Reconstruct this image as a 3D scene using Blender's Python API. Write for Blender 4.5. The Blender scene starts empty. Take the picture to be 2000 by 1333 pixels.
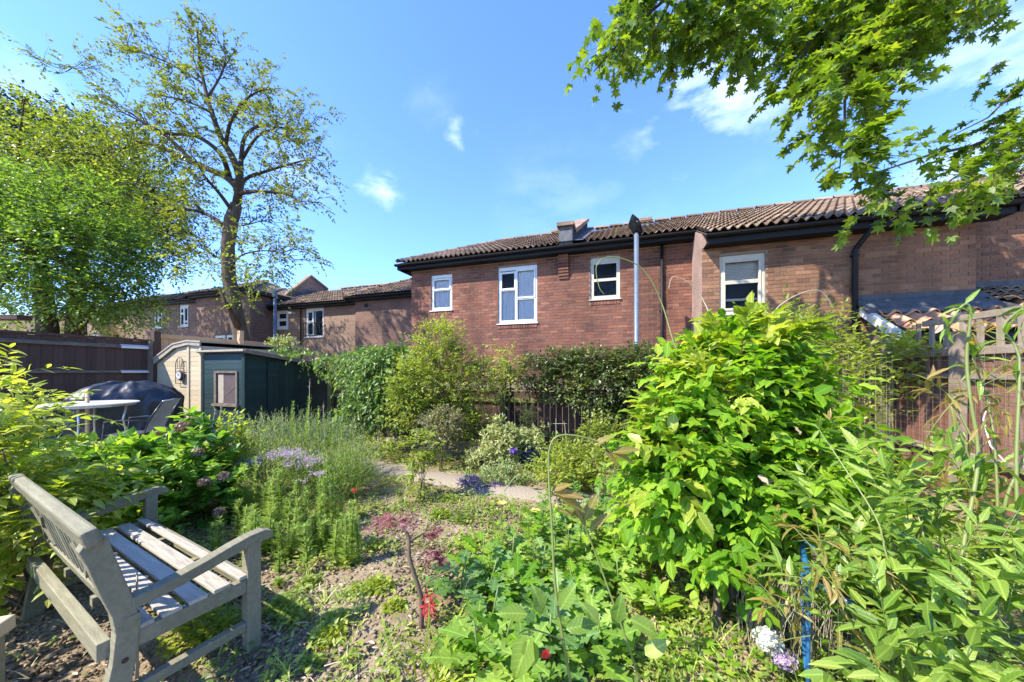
import bpy, math, random
import numpy as np
from mathutils import Vector, Matrix
R=math.radians
random.seed(7); rng=np.random.default_rng(11)
sc=bpy.context.scene; COL=sc.collection
# ---------------- camera, world, sun ----------------
F=660.0; HZ=725.0; CH=1.5
cd=bpy.data.cameras.new('camera'); cam=bpy.data.objects.new('camera',cd); COL.objects.link(cam)
cam.location=(0,0,CH); cam.rotation_euler=(R(90),0,0)
cd.sensor_width=36; cd.lens=F/2000*36; cd.shift_y=(HZ-666.5)/2000; cd.clip_start=.03; cd.clip_end=2000
sc.camera=cam
SUN_AZ=math.atan2(-.88,-.47); SUN_EL=R(47)
w=bpy.data.worlds.new("World"); sc.world=w; w.use_nodes=True
nt=w.node_tree; nt.nodes.clear()
N=nt.nodes.new; L=nt.links.new
out=N('ShaderNodeOutputWorld'); bg=N('ShaderNodeBackground'); bg.inputs[1].default_value=.15
sky=N('ShaderNodeTexSky'); sky.sky_type='NISHITA'; sky.sun_disc=False
sky.sun_elevation=SUN_EL; sky.sun_rotation=SUN_AZ; sky.altitude=0; sky.air_density=1.0; sky.dust_density=.05; sky.ozone_density=3.0
# thin fair weather cloud drawn into the sky by direction
geo=N('ShaderNodeTexCoord')
mp=N('ShaderNodeMapping'); mp.inputs['Scale'].default_value=(1,1,2.6); L(geo.outputs['Generated'],mp.inputs[0])
nz=N('ShaderNodeTexNoise'); nz.inputs['Scale'].default_value=4.5; nz.inputs['Detail'].default_value=9; nz.inputs['Roughness'].default_value=.6; L(mp.outputs[0],nz.inputs[0])
wn=N('ShaderNodeTexNoise'); wn.inputs['Scale'].default_value=14; wn.inputs['Detail'].default_value=5; L(geo.outputs['Generated'],wn.inputs[0])
wo=N('ShaderNodeVectorMath'); wo.operation='SUBTRACT'; wo.inputs[1].default_value=(.5,.5,.5); L(wn.outputs['Color'],wo.inputs[0])
wm=N('ShaderNodeVectorMath'); wm.operation='MULTIPLY'; wm.inputs[1].default_value=(.16,.16,.07); L(wo.outputs[0],wm.inputs[0])
warp=N('ShaderNodeVectorMath'); warp.operation='ADD'; L(geo.outputs['Generated'],warp.inputs[0]); L(wm.outputs[0],warp.inputs[1])
def cmask(px,py,rad):
    v=Vector(((px-1000)/F,1,(HZ-py)/F)).normalized()
    d=N('ShaderNodeVectorMath'); d.operation='DISTANCE'; nn=N('ShaderNodeVectorMath'); nn.operation='NORMALIZE'; L(warp.outputs[0],nn.inputs[0]); L(nn.outputs[0],d.inputs[0]); d.inputs[1].default_value=v
    m=N('ShaderNodeMapRange'); m.inputs[1].default_value=rad*1.5; m.inputs[2].default_value=0; m.inputs[3].default_value=0; m.inputs[4].default_value=1; m.interpolation_type='SMOOTHSTEP'; L(d.outputs['Value'],m.inputs[0]); return m.outputs[0]
acc=None
for c in [(1390,140,.165,1),(745,360,.036,.9),(890,258,.03,.6),(845,205,.045,.12),(1090,385,.14,.12),(1230,400,.12,.1),(10,230,.08,.5),(1990,190,.14,.8),(590,320,.07,.3)]:
    o=cmask(*c[:3]); k=N('ShaderNodeMath'); k.operation='MULTIPLY'; k.inputs[1].default_value=c[3]; L(o,k.inputs[0])
    if acc is None: acc=k.outputs[0]
    else:
        mx=N('ShaderNodeMath'); mx.operation='MAXIMUM'; L(acc,mx.inputs[0]); L(k.outputs[0],mx.inputs[1]); acc=mx.outputs[0]
th=N('ShaderNodeMapRange'); th.inputs[1].default_value=.42; th.inputs[2].default_value=.66; th.inputs[3].default_value=0; th.inputs[4].default_value=.8; L(nz.outputs[0],th.inputs[0])
mu=N('ShaderNodeMath'); mu.operation='MULTIPLY'; L(acc,mu.inputs[0]); L(th.outputs[0],mu.inputs[1])
mix=N('ShaderNodeMix'); mix.data_type='RGBA'; L(mu.outputs[0],mix.inputs['Factor']); 
tint=N('ShaderNodeMix'); tint.data_type='RGBA'; tint.blend_type='MULTIPLY'; tint.inputs['Factor'].default_value=1; tint.inputs[7].default_value=SKYT=(.60,.76,1.12,1)
L(sky.outputs[0],tint.inputs[6]); L(tint.outputs[2],mix.inputs[6]); mix.inputs[7].default_value=(4.6,5.2,6.0,1)
L(mix.outputs[2],bg.inputs[0]); L(bg.outputs[0],out.inputs[0])
sl=bpy.data.lights.new('sun','SUN'); sl.energy=3.6; sl.angle=R(.53); sl.color=(1,.935,.82)
so=bpy.data.objects.new('sun',sl); COL.objects.link(so)
sv=Vector((math.sin(SUN_AZ)*math.cos(SUN_EL),math.cos(SUN_AZ)*math.cos(SUN_EL),math.sin(SUN_EL)))
so.rotation_euler=sv.to_track_quat('Z','Y').to_euler(); so.location=(-8,-4,14)
vs=sc.view_settings; vs.view_transform='Standard'; vs.look='None'; vs.exposure=1.68; vs.gamma=1; vs.use_curve_mapping=False
sc.cycles.max_bounces=8; sc.cycles.transparent_max_bounces=8; sc.cycles.transmission_bounces=4; sc.cycles.diffuse_bounces=4

# ---------------- helpers ----------------
def at(px,py,Y): return Vector(((px-1000)/F*Y,Y,CH+(HZ-py)/F*Y))
AW=math.atan2(660,2040); wv=Vector((math.cos(AW),-math.sin(AW),0)); nv=Vector((math.sin(AW),math.cos(AW),0))
def H(s,d,z=0): return wv*s+nv*d+Vector((0,0,z))
def sz(px,py,d):
    k=(px-1000)/F
    # X=wx*s+nx*d ; Y=wy*s+ny*d ; X=kY
    s=(k*nv.y*d-nv.x*d)/(wv.x-k*wv.y)
    Y=wv.y*s+nv.y*d
    return s,CH+(HZ-py)/F*Y
def smooth(t): t=min(1,max(0,t)); return t*t*(3-2*t)
def gz(x,y):
    p=H(0,0)
    return .3*smooth((-x-4.1)/1.2)*smooth((12-y)/3)
class B:
    def __init__(s): s.v=[]; s.f=[]; s.r=[]
    def add(s,vs,fs,rnd=None):
        o=len(s.v); s.v+= [tuple(p) for p in vs]; s.f+=[tuple(i+o for i in f) for f in fs]
        s.r+=[random.random() if rnd is None else rnd]*len(vs); return s
    def box(s,x0,x1,y0,y1,z0,z1,j=0,rnd=None):
        vs=[(x,y,z) for z in (z0,z1) for y in (y0,y1) for x in (x0,x1)]
        if j: vs=[tuple(c+random.uniform(-j,j) for c in p) for p in vs]
        return s.add(vs,[(0,2,3,1),(4,5,7,6),(0,1,5,4),(2,6,7,3),(0,4,6,2),(1,3,7,5)],rnd)
    def beam(s,p,q,wd,h,up=(0,0,1),rnd=None):
        p=Vector(p); q=Vector(q); d=(q-p).normalized(); u=Vector(up); sd=d.cross(u)
        if sd.length<1e-4: sd=d.cross(Vector((1,0,0)))
        sd.normalize(); u=sd.cross(d)
        vs=[]
        for c in (p,q):
            for a,b in ((-1,-1),(1,-1),(1,1),(-1,1)): vs.append(c+sd*(a*wd/2)+u*(b*h/2))
        return s.add(vs,[(3,2,1,0),(4,5,6,7),(0,1,5,4),(1,2,6,5),(2,3,7,6),(3,0,4,7)],rnd)
    def tube(s,pts,r,n=8,cap=True,rnd=None):
        pts=[Vector(p) for p in pts]; m=len(pts)
        if not hasattr(r,'__len__'): r=[r]*m
        vs=[]; up=Vector((.13,.27,.95)); 
        for i,p in enumerate(pts):
            d=(pts[min(i+1,m-1)]-pts[max(i-1,0)])
            if d.length<1e-7: d=Vector((0,0,1))
            d.normalize(); a=d.cross(up)
            if a.length<.05: a=d.cross(Vector((1,0,0)))
            a.normalize(); b=a.cross(d)
            for k in range(n):
                t=2*math.pi*k/n; vs.append(p+a*(r[i]*math.cos(t))+b*(r[i]*math.sin(t)))
        fs=[(i*n+k,i*n+(k+1)%n,(i+1)*n+(k+1)%n,(i+1)*n+k) for i in range(m-1) for k in range(n)]
        if cap: fs+=[tuple(range(n-1,-1,-1)),tuple(range((m-1)*n,m*n))]
        return s.add(vs,fs,rnd)
    def lathe(s,prof,n=20,c=(0,0),rnd=None):
        vs=[(c[0]+r*math.cos(2*math.pi*k/n),c[1]+r*math.sin(2*math.pi*k/n),z) for r,z in prof for k in range(n)]
        fs=[(i*n+k,i*n+(k+1)%n,(i+1)*n+(k+1)%n,(i+1)*n+k) for i in range(len(prof)-1) for k in range(n)]
        return s.add(vs,fs,rnd)
    def prism(s,poly,y0,y1,rnd=None):   # poly in (x,z), extruded in y
        n=len(poly); vs=[(x,y0,z) for x,z in poly]+[(x,y1,z) for x,z in poly]
        return s.add(vs,[tuple(range(n)),tuple(range(2*n-1,n-1,-1))]+[(i+n,(i+1)%n+n,(i+1)%n,i) for i in range(n)],rnd)
    def prismx(s,poly,x0,x1,rnd=None):  # poly in (y,z), extruded in x
        n=len(poly); vs=[(x0,y,z) for y,z in poly]+[(x1,y,z) for y,z in poly]
        return s.add(vs,[tuple(range(n)),tuple(range(2*n-1,n-1,-1))]+[(i+n,(i+1)%n+n,(i+1)%n,i) for i in range(n)],rnd)
    def mesh(s,name,mat,smooth_=False):
        me=bpy.data.meshes.new(name); me.from_pydata(s.v,[],s.f); me.update()
        if mat: me.materials.append(mat)
        a=me.attributes.new('rnd','FLOAT','POINT'); a.data.foreach_set('value',np.array(s.r,dtype=np.float32))
        if smooth_: me.polygons.foreach_set('use_smooth',np.ones(len(me.polygons),dtype=bool))
        return me
def setp(o,label=None,cat=None,group=None,kind=None):
    if label: o['label']=label
    if cat: o['category']=cat
    if group: o['group']=group
    if kind: o['kind']=kind
    return o
def thing(name,label,cat,loc=(0,0,0),rz=0,group=None):
    o=bpy.data.objects.new(name,None); COL.objects.link(o); o.location=loc; o.rotation_euler=(0,0,rz); o.empty_display_size=.1
    return setp(o,label,cat,group)
def part(name,b,mat,parent=None,sm=False,loc=None,kind=None,label=None,bevel=0):
    me=b if isinstance(b,bpy.types.Mesh) else b.mesh(name,mat,sm)
    o=bpy.data.objects.new(name,me); COL.objects.link(o); o.parent=parent
    if loc is not None: o.location=loc
    if bevel:
        m=o.modifiers.new('bevel','BEVEL'); m.width=bevel; m.segments=2; m.limit_method='ANGLE'
    return setp(o,label=label,kind=kind)
def copy_tree(o,parent=None):
    c=o.copy(); COL.objects.link(c); c.parent=parent
    for ch in list(o.children): copy_tree(ch,c)
    return c
# ---------------- materials ----------------
def newmat(name):
    m=bpy.data.materials.new(name); m.use_nodes=True; t=m.node_tree; t.nodes.clear()
    o=t.nodes.new('ShaderNodeOutputMaterial'); p=t.nodes.new('ShaderNodeBsdfPrincipled'); t.links.new(p.outputs[0],o.inputs[0]); return m,t,p,o
def rndval(t):
    a=t.nodes.new('ShaderNodeAttribute'); a.attribute_name='rnd'; oi=t.nodes.new('ShaderNodeObjectInfo')
    ad=t.nodes.new('ShaderNodeMath'); ad.operation='ADD'; t.links.new(a.outputs['Fac'],ad.inputs[0]); t.links.new(oi.outputs['Random'],ad.inputs[1])
    f=t.nodes.new('ShaderNodeMath'); f.operation='FRACT'; t.links.new(ad.outputs[0],f.inputs[0]); return f.outputs[0]
def ramp(t,fac,cols,pos=None,interp='LINEAR'):
    r=t.nodes.new('ShaderNodeValToRGB'); e=r.color_ramp.elements; n=len(cols); r.color_ramp.interpolation=interp
    while len(e)<n: e.new(.5)
    for i,c in enumerate(cols): e[i].position=(pos[i] if pos else i/(n-1)); e[i].color=(*c,1)
    t.links.new(fac,r.inputs[0]); return r.outputs[0]
def mat_leaf(name,cols,trans=.42,ty=(1.25,1.25,.45),rough=.42,spec=.45,tval=1.0):
    m,t,p,o=newmat(name); fac=rndval(t)
    ge=t.nodes.new('ShaderNodeNewGeometry'); nz=t.nodes.new('ShaderNodeTexNoise'); nz.inputs['Scale'].default_value=1.3; nz.inputs['Detail'].default_value=2; t.links.new(ge.outputs['Position'],nz.inputs[0])
    m2=t.nodes.new('ShaderNodeMath'); m2.operation='MULTIPLY_ADD'; m2.inputs[1].default_value=.7; t.links.new(nz.outputs[0],m2.inputs[2]); t.links.new(fac,m2.inputs[0])
    s2=t.nodes.new('ShaderNodeMath'); s2.operation='SUBTRACT'; s2.inputs[1].default_value=.34; s2.use_clamp=True; t.links.new(m2.outputs[0],s2.inputs[0])
    c=ramp(t,s2.outputs[0],cols)
    ax=t.nodes.new('ShaderNodeAttribute'); ax.attribute_name='lx'; ay=t.nodes.new('ShaderNodeAttribute'); ay.attribute_name='ly'
    def mth(op,x,y=None,z=None):
        n=t.nodes.new('ShaderNodeMath'); n.operation=op
        for i,v in enumerate((x,y,z)):
            if v is None: continue
            if isinstance(v,(int,float)): n.inputs[i].default_value=v
            else: t.links.new(v,n.inputs[i])
        return n.outputs[0]
    rib=mth('SUBTRACT',1,mth('SMOOTH_MIN',mth('MULTIPLY',ay.outputs['Fac'],28),1,.05)); 
    vn_=mth('SINE',mth('MULTIPLY',mth('SUBTRACT',ax.outputs['Fac'],mth('MULTIPLY',ay.outputs['Fac'],.9)),46)); vp=mth('POWER',mth('MAXIMUM',vn_,0),6)
    vv=mth('ADD',mth('MULTIPLY',rib,.55),mth('MULTIPLY',vp,.22)); ml=mth('ADD',vv,.88)
    vm=t.nodes.new('ShaderNodeMix'); vm.data_type='RGBA'; vm.blend_type='MULTIPLY'; vm.inputs[0].default_value=1; t.links.new(c,vm.inputs[6]); t.links.new(ml,vm.inputs[7]); c=vm.outputs[2]
    bu=t.nodes.new('ShaderNodeBump'); bu.inputs['Strength'].default_value=.35; bu.inputs['Distance'].default_value=.004; bu.invert=True; t.links.new(vv,bu.inputs['Height']); t.links.new(bu.outputs[0],p.inputs['Normal'])
    t.links.new(c,p.inputs['Base Color']); p.inputs['Roughness'].default_value=rough; p.inputs['Specular IOR Level'].default_value=spec
    tr=t.nodes.new('ShaderNodeBsdfTranslucent'); mc=t.nodes.new('ShaderNodeMix'); mc.data_type='RGBA'; mc.blend_type='MULTIPLY'; mc.inputs['Factor'].default_value=1
    t.links.new(c,mc.inputs[6]); mc.inputs[7].default_value=tuple(x*1.5*tval for x in ty)+(1,); t.links.new(mc.outputs[2],tr.inputs[0])
    ms=t.nodes.new('ShaderNodeMixShader'); ms.inputs[0].default_value=trans; t.links.new(p.outputs[0],ms.inputs[1]); t.links.new(tr.outputs[0],ms.inputs[2]); t.links.new(ms.outputs[0],o.inputs[0])
    return m
def mat_var(name,cols,rough=.75,scale=30,nstr=.35,bump=.15,metal=0,spec=.3,stretch=(1,1,1),pos=None,coat=0,stain=0):
    m,t,p,o=newmat(name); fac=rndval(t)
    tc=t.nodes.new('ShaderNodeTexCoord'); mp=t.nodes.new('ShaderNodeMapping'); mp.inputs['Scale'].default_value=stretch; t.links.new(tc.outputs['Object'],mp.inputs[0])
    nz=t.nodes.new('ShaderNodeTexNoise'); nz.inputs['Scale'].default_value=scale; nz.inputs['Detail'].default_value=6; nz.inputs['Roughness'].default_value=.65; t.links.new(mp.outputs[0],nz.inputs[0])
    a=t.nodes.new('ShaderNodeMath'); a.operation='MULTIPLY_ADD'; a.inputs[1].default_value=1-nstr; t.links.new(fac,a.inputs[0])
    b=t.nodes.new('ShaderNodeMapRange'); b.inputs[1].default_value=.25; b.inputs[2].default_value=.75; b.inputs[3].default_value=0; b.inputs[4].default_value=nstr; t.links.new(nz.outputs[0],b.inputs[0]); t.links.new(b.outputs[0],a.inputs[2])
    c=ramp(t,a.outputs[0],cols,pos)
    if stain:
        ge=t.nodes.new('ShaderNodeNewGeometry'); m3=t.nodes.new('ShaderNodeMapping'); m3.inputs['Scale'].default_value=(1,1,.45); t.links.new(ge.outputs['Position'],m3.inputs[0])
        n3=t.nodes.new('ShaderNodeTexNoise'); n3.inputs['Scale'].default_value=1.1; n3.inputs['Detail'].default_value=7; n3.inputs['Roughness'].default_value=.65; t.links.new(m3.outputs[0],n3.inputs[0])
        r3=t.nodes.new('ShaderNodeMapRange'); r3.inputs[1].default_value=.3; r3.inputs[2].default_value=.7; r3.inputs[3].default_value=1-stain; r3.inputs[4].default_value=1+stain*.8; t.links.new(n3.outputs[0],r3.inputs[0])
        x3=t.nodes.new('ShaderNodeMix'); x3.data_type='RGBA'; x3.blend_type='MULTIPLY'; x3.inputs[0].default_value=1; t.links.new(c,x3.inputs[6]); t.links.new(r3.outputs[0],x3.inputs[7]); c=x3.outputs[2]
    t.links.new(c,p.inputs['Base Color'])
    p.inputs['Roughness'].default_value=rough; p.inputs['Metallic'].default_value=metal; p.inputs['Specular IOR Level'].default_value=spec
    if coat: p.inputs['Coat Weight'].default_value=coat
    if bump:
        bu=t.nodes.new('ShaderNodeBump'); bu.inputs['Strength'].default_value=bump; bu.inputs['Distance'].default_value=.02; t.links.new(nz.outputs[0],bu.inputs['Height']); t.links.new(bu.outputs[0],p.inputs['Normal'])
    return m
def mat_brick(name,c1,c2,mort,dark=None):
    m,t,p,o=newmat(name); tc=t.nodes.new('ShaderNodeTexCoord'); sp=t.nodes.new('ShaderNodeSeparateXYZ'); t.links.new(tc.outputs['Object'],sp.inputs[0])
    ad=t.nodes.new('ShaderNodeMath'); ad.operation='ADD'; t.links.new(sp.outputs[0],ad.inputs[0]); t.links.new(sp.outputs[1],ad.inputs[1])
    cb=t.nodes.new('ShaderNodeCombineXYZ'); t.links.new(ad.outputs[0],cb.inputs[0]); t.links.new(sp.outputs[2],cb.inputs[1])
    br=t.nodes.new('ShaderNodeTexBrick'); br.inputs['Scale'].default_value=1; br.inputs['Brick Width'].default_value=.225; br.inputs['Row Height'].default_value=.075; br.inputs['Mortar Size'].default_value=.006; br.inputs['Bias'].default_value=0
    br.inputs['Color1'].default_value=(*c1,1); br.inputs['Color2'].default_value=(*c2,1); br.inputs['Mortar'].default_value=(*mort,1); t.links.new(cb.outputs[0],br.inputs[0])
    nz=t.nodes.new('ShaderNodeTexNoise'); nz.inputs['Scale'].default_value=1.1; nz.inputs['Detail'].default_value=8; t.links.new(cb.outputs[0],nz.inputs[0])
    mr=t.nodes.new('ShaderNodeMapRange'); mr.inputs[1].default_value=.3; mr.inputs[2].default_value=.7; mr.inputs[3].default_value=.72; mr.inputs[4].default_value=1.2; t.links.new(nz.outputs[0],mr.inputs[0])
    mx=t.nodes.new('ShaderNodeMix'); mx.data_type='RGBA'; mx.blend_type='MULTIPLY'; mx.inputs['Factor'].default_value=1; t.links.new(br.outputs[0],mx.inputs[6]); t.links.new(mr.outputs[0],mx.inputs[7])
    t.links.new(mx.outputs[2],p.inputs['Base Color']); p.inputs['Roughness'].default_value=.85
    bu=t.nodes.new('ShaderNodeBump'); bu.invert=True; bu.inputs['Distance'].default_value=.01; bu.inputs['Strength'].default_value=.8; t.links.new(br.outputs['Fac'],bu.inputs['Height']); t.links.new(bu.outputs[0],p.inputs['Normal'])
    return m
def mat_flat(name,c,rough=.5,metal=0,spec=.5):
    return mat_var(name,[tuple(x*.86 for x in c),tuple(min(1,x*1.12) for x in c)],rough=rough,metal=metal,spec=spec,scale=9,nstr=.8,bump=.05)
M={}
M['brick']=mat_var('brick',[(0.078,0.039,0.030),(0.145,0.062,0.042),(0.208,0.081,0.049),(0.161,0.072,0.048),(0.260,0.111,0.067),(0.124,0.070,0.052)],rough=.88,scale=26,nstr=.25,bump=.5,pos=[0,.2,.45,.65,.85,1],stain=.45)
M['brick2']=mat_var('brick_brown',[(0.090,0.051,0.034),(0.164,0.083,0.049),(0.233,0.112,0.060),(0.185,0.097,0.057),(0.297,0.155,0.084),(0.138,0.089,0.059)],rough=.88,scale=26,nstr=.25,bump=.5,pos=[0,.2,.45,.65,.85,1],stain=.45)
M['mortar']=mat_var('mortar',[(.19,.14,.10),(.28,.215,.16)],rough=.95,scale=14,nstr=.9,bump=.3)
M['wallC']=mat_brick('tan_brick_courses',(.26,.16,.105),(.20,.12,.083),(.28,.22,.17))
M['wallB']=mat_brick('red_brick_courses',(.21,.105,.07),(.14,.075,.055),(.23,.175,.14))
M['wallD']=mat_brick('brown_brick_courses',(.23,.13,.09),(.17,.098,.072),(.24,.19,.15))
M['tile']=mat_var('roof_tile',[(.075,.051,.034),(.165,.108,.070),(.255,.178,.118),(.38,.285,.20)],rough=.9,scale=17,nstr=.45,bump=.6,stain=.35)
M['tile_o']=mat_var('porch_tile',[(.36,.17,.09),(.50,.27,.16),(.58,.37,.25)],rough=.85,scale=17,nstr=.4,bump=.3)
M['under']=mat_flat('roof_underlay',(.05,.035,.03),.95)
M['black']=mat_flat('black_gutter',(.010,.010,.011),.55,0,.25)
M['lead']=mat_var('lead',[(.05,.052,.055),(.09,.095,.10),(.16,.165,.17)],rough=.75,scale=9,nstr=.7,bump=.2,stretch=(1,1,.25),metal=.3)
M['white']=mat_flat('white_frame',(.62,.62,.60),.4)
M['cream']=mat_flat('cream_frame',(.46,.42,.33),.5)
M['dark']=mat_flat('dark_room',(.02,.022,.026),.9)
M['curtain']=mat_flat('net_curtain',(.85,.87,.90),.9)
M['blind']=mat_flat('blind',(.82,.76,.60),.8)
m,t,p,o=newmat('window_glass'); p.inputs['Base Color'].default_value=(.02,.025,.03,1); p.inputs['Roughness'].default_value=.04; p.inputs['Specular IOR Level'].default_value=.6
tb=t.nodes.new('ShaderNodeBsdfTransparent'); ms=t.nodes.new('ShaderNodeMixShader'); fr=t.nodes.new('ShaderNodeFresnel'); fr.inputs[0].default_value=1.5
am=t.nodes.new('ShaderNodeMath'); am.operation='MULTIPLY_ADD'; am.inputs[1].default_value=1.1; am.inputs[2].default_value=.05; t.links.new(fr.outputs[0],am.inputs[0]); t.links.new(am.outputs[0],ms.inputs[0])
t.links.new(tb.outputs[0],ms.inputs[1]); t.links.new(p.outputs[0],ms.inputs[2]); t.links.new(ms.outputs[0],o.inputs[0]); M['glass']=m
M['bench']=mat_var('weathered_sage_paint',[(.14,.128,.080),(.195,.18,.115),(.25,.232,.155)],rough=.72,scale=7,nstr=.75,bump=.35,stretch=(1,6,6),stain=.3)
M['slat']=mat_var('grey_weathered_wood',[(.25,.215,.165),(.39,.35,.28),(.50,.455,.38)],rough=.85,scale=6,nstr=.7,bump=.6,stretch=(1,9,9))
M['dkwood']=mat_var('dark_stained_board',[(.045,.026,.019),(.075,.043,.031),(.11,.066,.047)],rough=.8,scale=4,nstr=.5,bump=.4,stretch=(6,6,.6))
M['rail']=mat_var('weathered_rail',[(.06,.045,.032),(.13,.10,.07),(.21,.175,.13)],rough=.85,scale=8,nstr=.7,bump=.5)
M['zinc']=mat_flat('galvanised_strip',(.55,.56,.56),.45,.2)
M['pale']=mat_var('new_fence_board',[(.36,.23,.12),(.48,.33,.19),(.56,.41,.26)],rough=.8,scale=4,nstr=.4,bump=.3,stretch=(6,6,.6))
M['picket']=mat_var('sunbleached_red_board',[(.12,.05,.032),(.19,.09,.058),(.29,.17,.12)],rough=.85,scale=5,nstr=.5,bump=.5,stretch=(6,6,.6))
M['trellis']=mat_var('bleached_trellis_wood',[(.17,.125,.085),(.28,.22,.16),(.38,.32,.25)],rough=.85,scale=8,nstr=.6,bump=.4)
M['moss']=mat_var('mossy_post',[(.06,.05,.025),(.13,.13,.04),(.20,.21,.07)],rough=.9,scale=9,nstr=.8,bump=.5)
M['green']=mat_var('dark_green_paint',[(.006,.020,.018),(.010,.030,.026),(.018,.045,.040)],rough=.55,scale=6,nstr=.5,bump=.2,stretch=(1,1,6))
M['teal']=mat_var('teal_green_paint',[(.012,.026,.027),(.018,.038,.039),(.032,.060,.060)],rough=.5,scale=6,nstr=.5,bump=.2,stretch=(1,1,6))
M['creamwood']=mat_var('cream_painted_board',[(.36,.29,.18),(.45,.37,.235),(.53,.44,.30)],rough=.6,scale=7,nstr=.5,bump=.2)
M['felt']=mat_var('roof_felt',[(.08,.06,.05),(.17,.13,.10),(.26,.2,.15)],rough=.95,scale=15,nstr=.8,bump=.5)
M['barge']=mat_var('bargeboard',[(.20,.165,.12),(.31,.265,.20),(.38,.34,.27)],rough=.8,scale=9,nstr=.7,bump=.4)
M['plastic']=mat_flat('clear_sheet',(.11,.085,.08),.25)
M['steel']=mat_var('galvanised_pole',[(.10,.13,.17),(.17,.21,.26)],rough=.45,scale=5,nstr=.8,bump=.05,metal=.3)
M['cover']=mat_var('black_cover',[(.008,.010,.016),(.016,.02,.03)],rough=.38,scale=3,nstr=.8,bump=.2,spec=.5,coat=.08)
M['tabletop']=mat_flat('white_tabletop',(.5,.49,.47),.35)
M['mesh']=mat_flat('grey_woven_mesh',(.28,.27,.25),.6)
M['frame']=mat_flat('dark_chair_frame',(.05,.05,.055),.35,.5)
M['metal']=mat_flat('aluminium',(.5,.5,.5),.3,.8)
M['iron']=mat_flat('rusty_iron',(.06,.035,.03),.7,.3)
M['dial']=mat_flat('clock_dial',(.45,.46,.47),.4)
M['pot']=mat_var('blue_glaze',[(.02,.035,.10),(.04,.06,.17)],rough=.18,scale=4,nstr=.8,bump=.05,coat=.6)
M['blue']=mat_flat('blue_painted_metal',(.02,.11,.24),.35)
M['wire']=mat_flat('wire',(.42,.40,.36),.5,.4)
M['bark']=mat_var('bark',[(.03,.020,.013),(.06,.042,.027),(.10,.074,.05)],rough=.95,scale=7,nstr=.9,bump=1.0,stretch=(3,3,.5))
M['bark2']=mat_var('grey_brown_bark',[(.048,.034,.024),(.09,.066,.045),(.145,.11,.08)],rough=.95,scale=7,nstr=.9,bump=1.0,stretch=(3,3,.4))
M['stem']=mat_flat('green_stem',(.11,.16,.04),.5)
M['stemy']=mat_flat('yellow_green_stem',(.15,.18,.045),.45)
M['stemb']=mat_flat('brown_stem',(.12,.08,.05),.8)
M['dry']=mat_flat('dry_stalk',(.38,.32,.22),.8)

M['matblack']=mat_flat('matt_black',(.008,.008,.009),.9,0,.1)
# ---------------- leaf system ----------------
def T_(v,f): return (np.array(v,float),f)
def tpl_lance(w=.17,fold=.05,curl=.14):
    v=[(0,0,0),(.3,w,fold-curl*.09),(.3,0,-curl*.09),(.3,-w,fold-curl*.09),(.68,w*.72,fold-curl*.46),(.68,0,-curl*.46),(.68,-w*.72,fold-curl*.46),(1,0,-curl)]
    return T_(v,[(0,2,1),(0,3,2),(1,2,5,4),(2,3,6,5),(4,5,7),(5,6,7)])
def tpl_dia(w=.25,fold=.06): return T_([(0,0,0),(.45,w,fold),(1,0,-.05),(.45,-w,fold)],[(0,2,1),(0,3,2)])
def tpl_round(w=.42):
    v=[(0,0,0),(.2,w*.8,.04),(.2,0,0),(.2,-w*.8,.04),(.6,w,.05),(.6,0,-.02),(.6,-w,.05),(.9,w*.4,0),(.9,-w*.4,0),(1,0,-.06)]
    return T_(v,[(0,2,1),(0,3,2),(1,2,5,4),(2,3,6,5),(4,5,7),(5,6,8),(5,9,7),(5,8,9)])
def tpl_blade(w=.03,curl=.3): return T_([(0,w,0),(0,-w,0),(.5,w*.8,-curl*.2),(.5,-w*.8,-curl*.2),(1,0,-curl)],[(0,1,3,2),(2,3,4)])
def tpl_fan(rad,curl=.1,off=0.0):   # rad: list of (angle deg, radius) half outline, mirrored; centre fan
    pts=[(math.cos(R(a))*r,math.sin(R(a))*r) for a,r in rad]; pts+= [(x,-y) for x,y in reversed(pts) if y>1e-6]
    c=(.32,0); xs=[p[0] for p in pts]; x0=min(xs); Lx=max(xs)-x0
    v=[((c[0]-x0)/Lx*0+ .30,0,0)]
    for x,y in pts:
        X=(x-x0)/Lx; Y=y/Lx; v.append((X,Y,-curl*(X*X*.6+Y*Y*1.2)))
    n=len(pts); return T_(v,[(0,1+(i+1)%n,1+i) for i in range(n)])
MAPLE=tpl_fan([(0,1),(14,.50),(22,.62),(42,.88),(48,.80),(58,.40),(74,.46),(88,.62),(100,.36),(125,.30),(165,.10)])
MAPLE2=tpl_fan([(0,1),(17,.42),(42,.85),(60,.36),(90,.6),(120,.26)])
def _lob(n=5,w=.32,deep=.45):
    up=[]; 
    for i in range(n):
        x=.1+.85*i/n; k=math.sin(math.pi*min(1,(x*.9+.12)))*w
        up+=[(x,k*deep),(x+.07,k),(x+.12,k*.85)]
    up.append((1,0))
    pts=[(0,0)]+up+[(x,-y) for x,y in reversed(up) if y>0]
    spine=[(x,0) for x in (.0,.25,.5,.75)]
    v=[(x,y,-.12*x*x+.10*abs(y)+.03*math.sin(19*x)) for x,y in pts]
    n0=len(pts); f=[]
    # quads to spine
    v+= [(x,0,-.12*x*x) for x in (.15,.4,.65,.88)]; sp=[n0+i for i in range(4)]
    def near(x): return sp[min(range(4),key=lambda i:abs((.15,.4,.65,.88)[i]-x))]
    for i in range(n0):
        a,b=i,(i+1)%n0; s1=near(pts[a][0]); s2=near(pts[b][0])
        f.append((s1,b,a));
        if s1!=s2: f.append((s1,s2,b))
    return T_(v,f)
LOBED=_lob(); LOB2=_lob(4,.24,.3)
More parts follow.
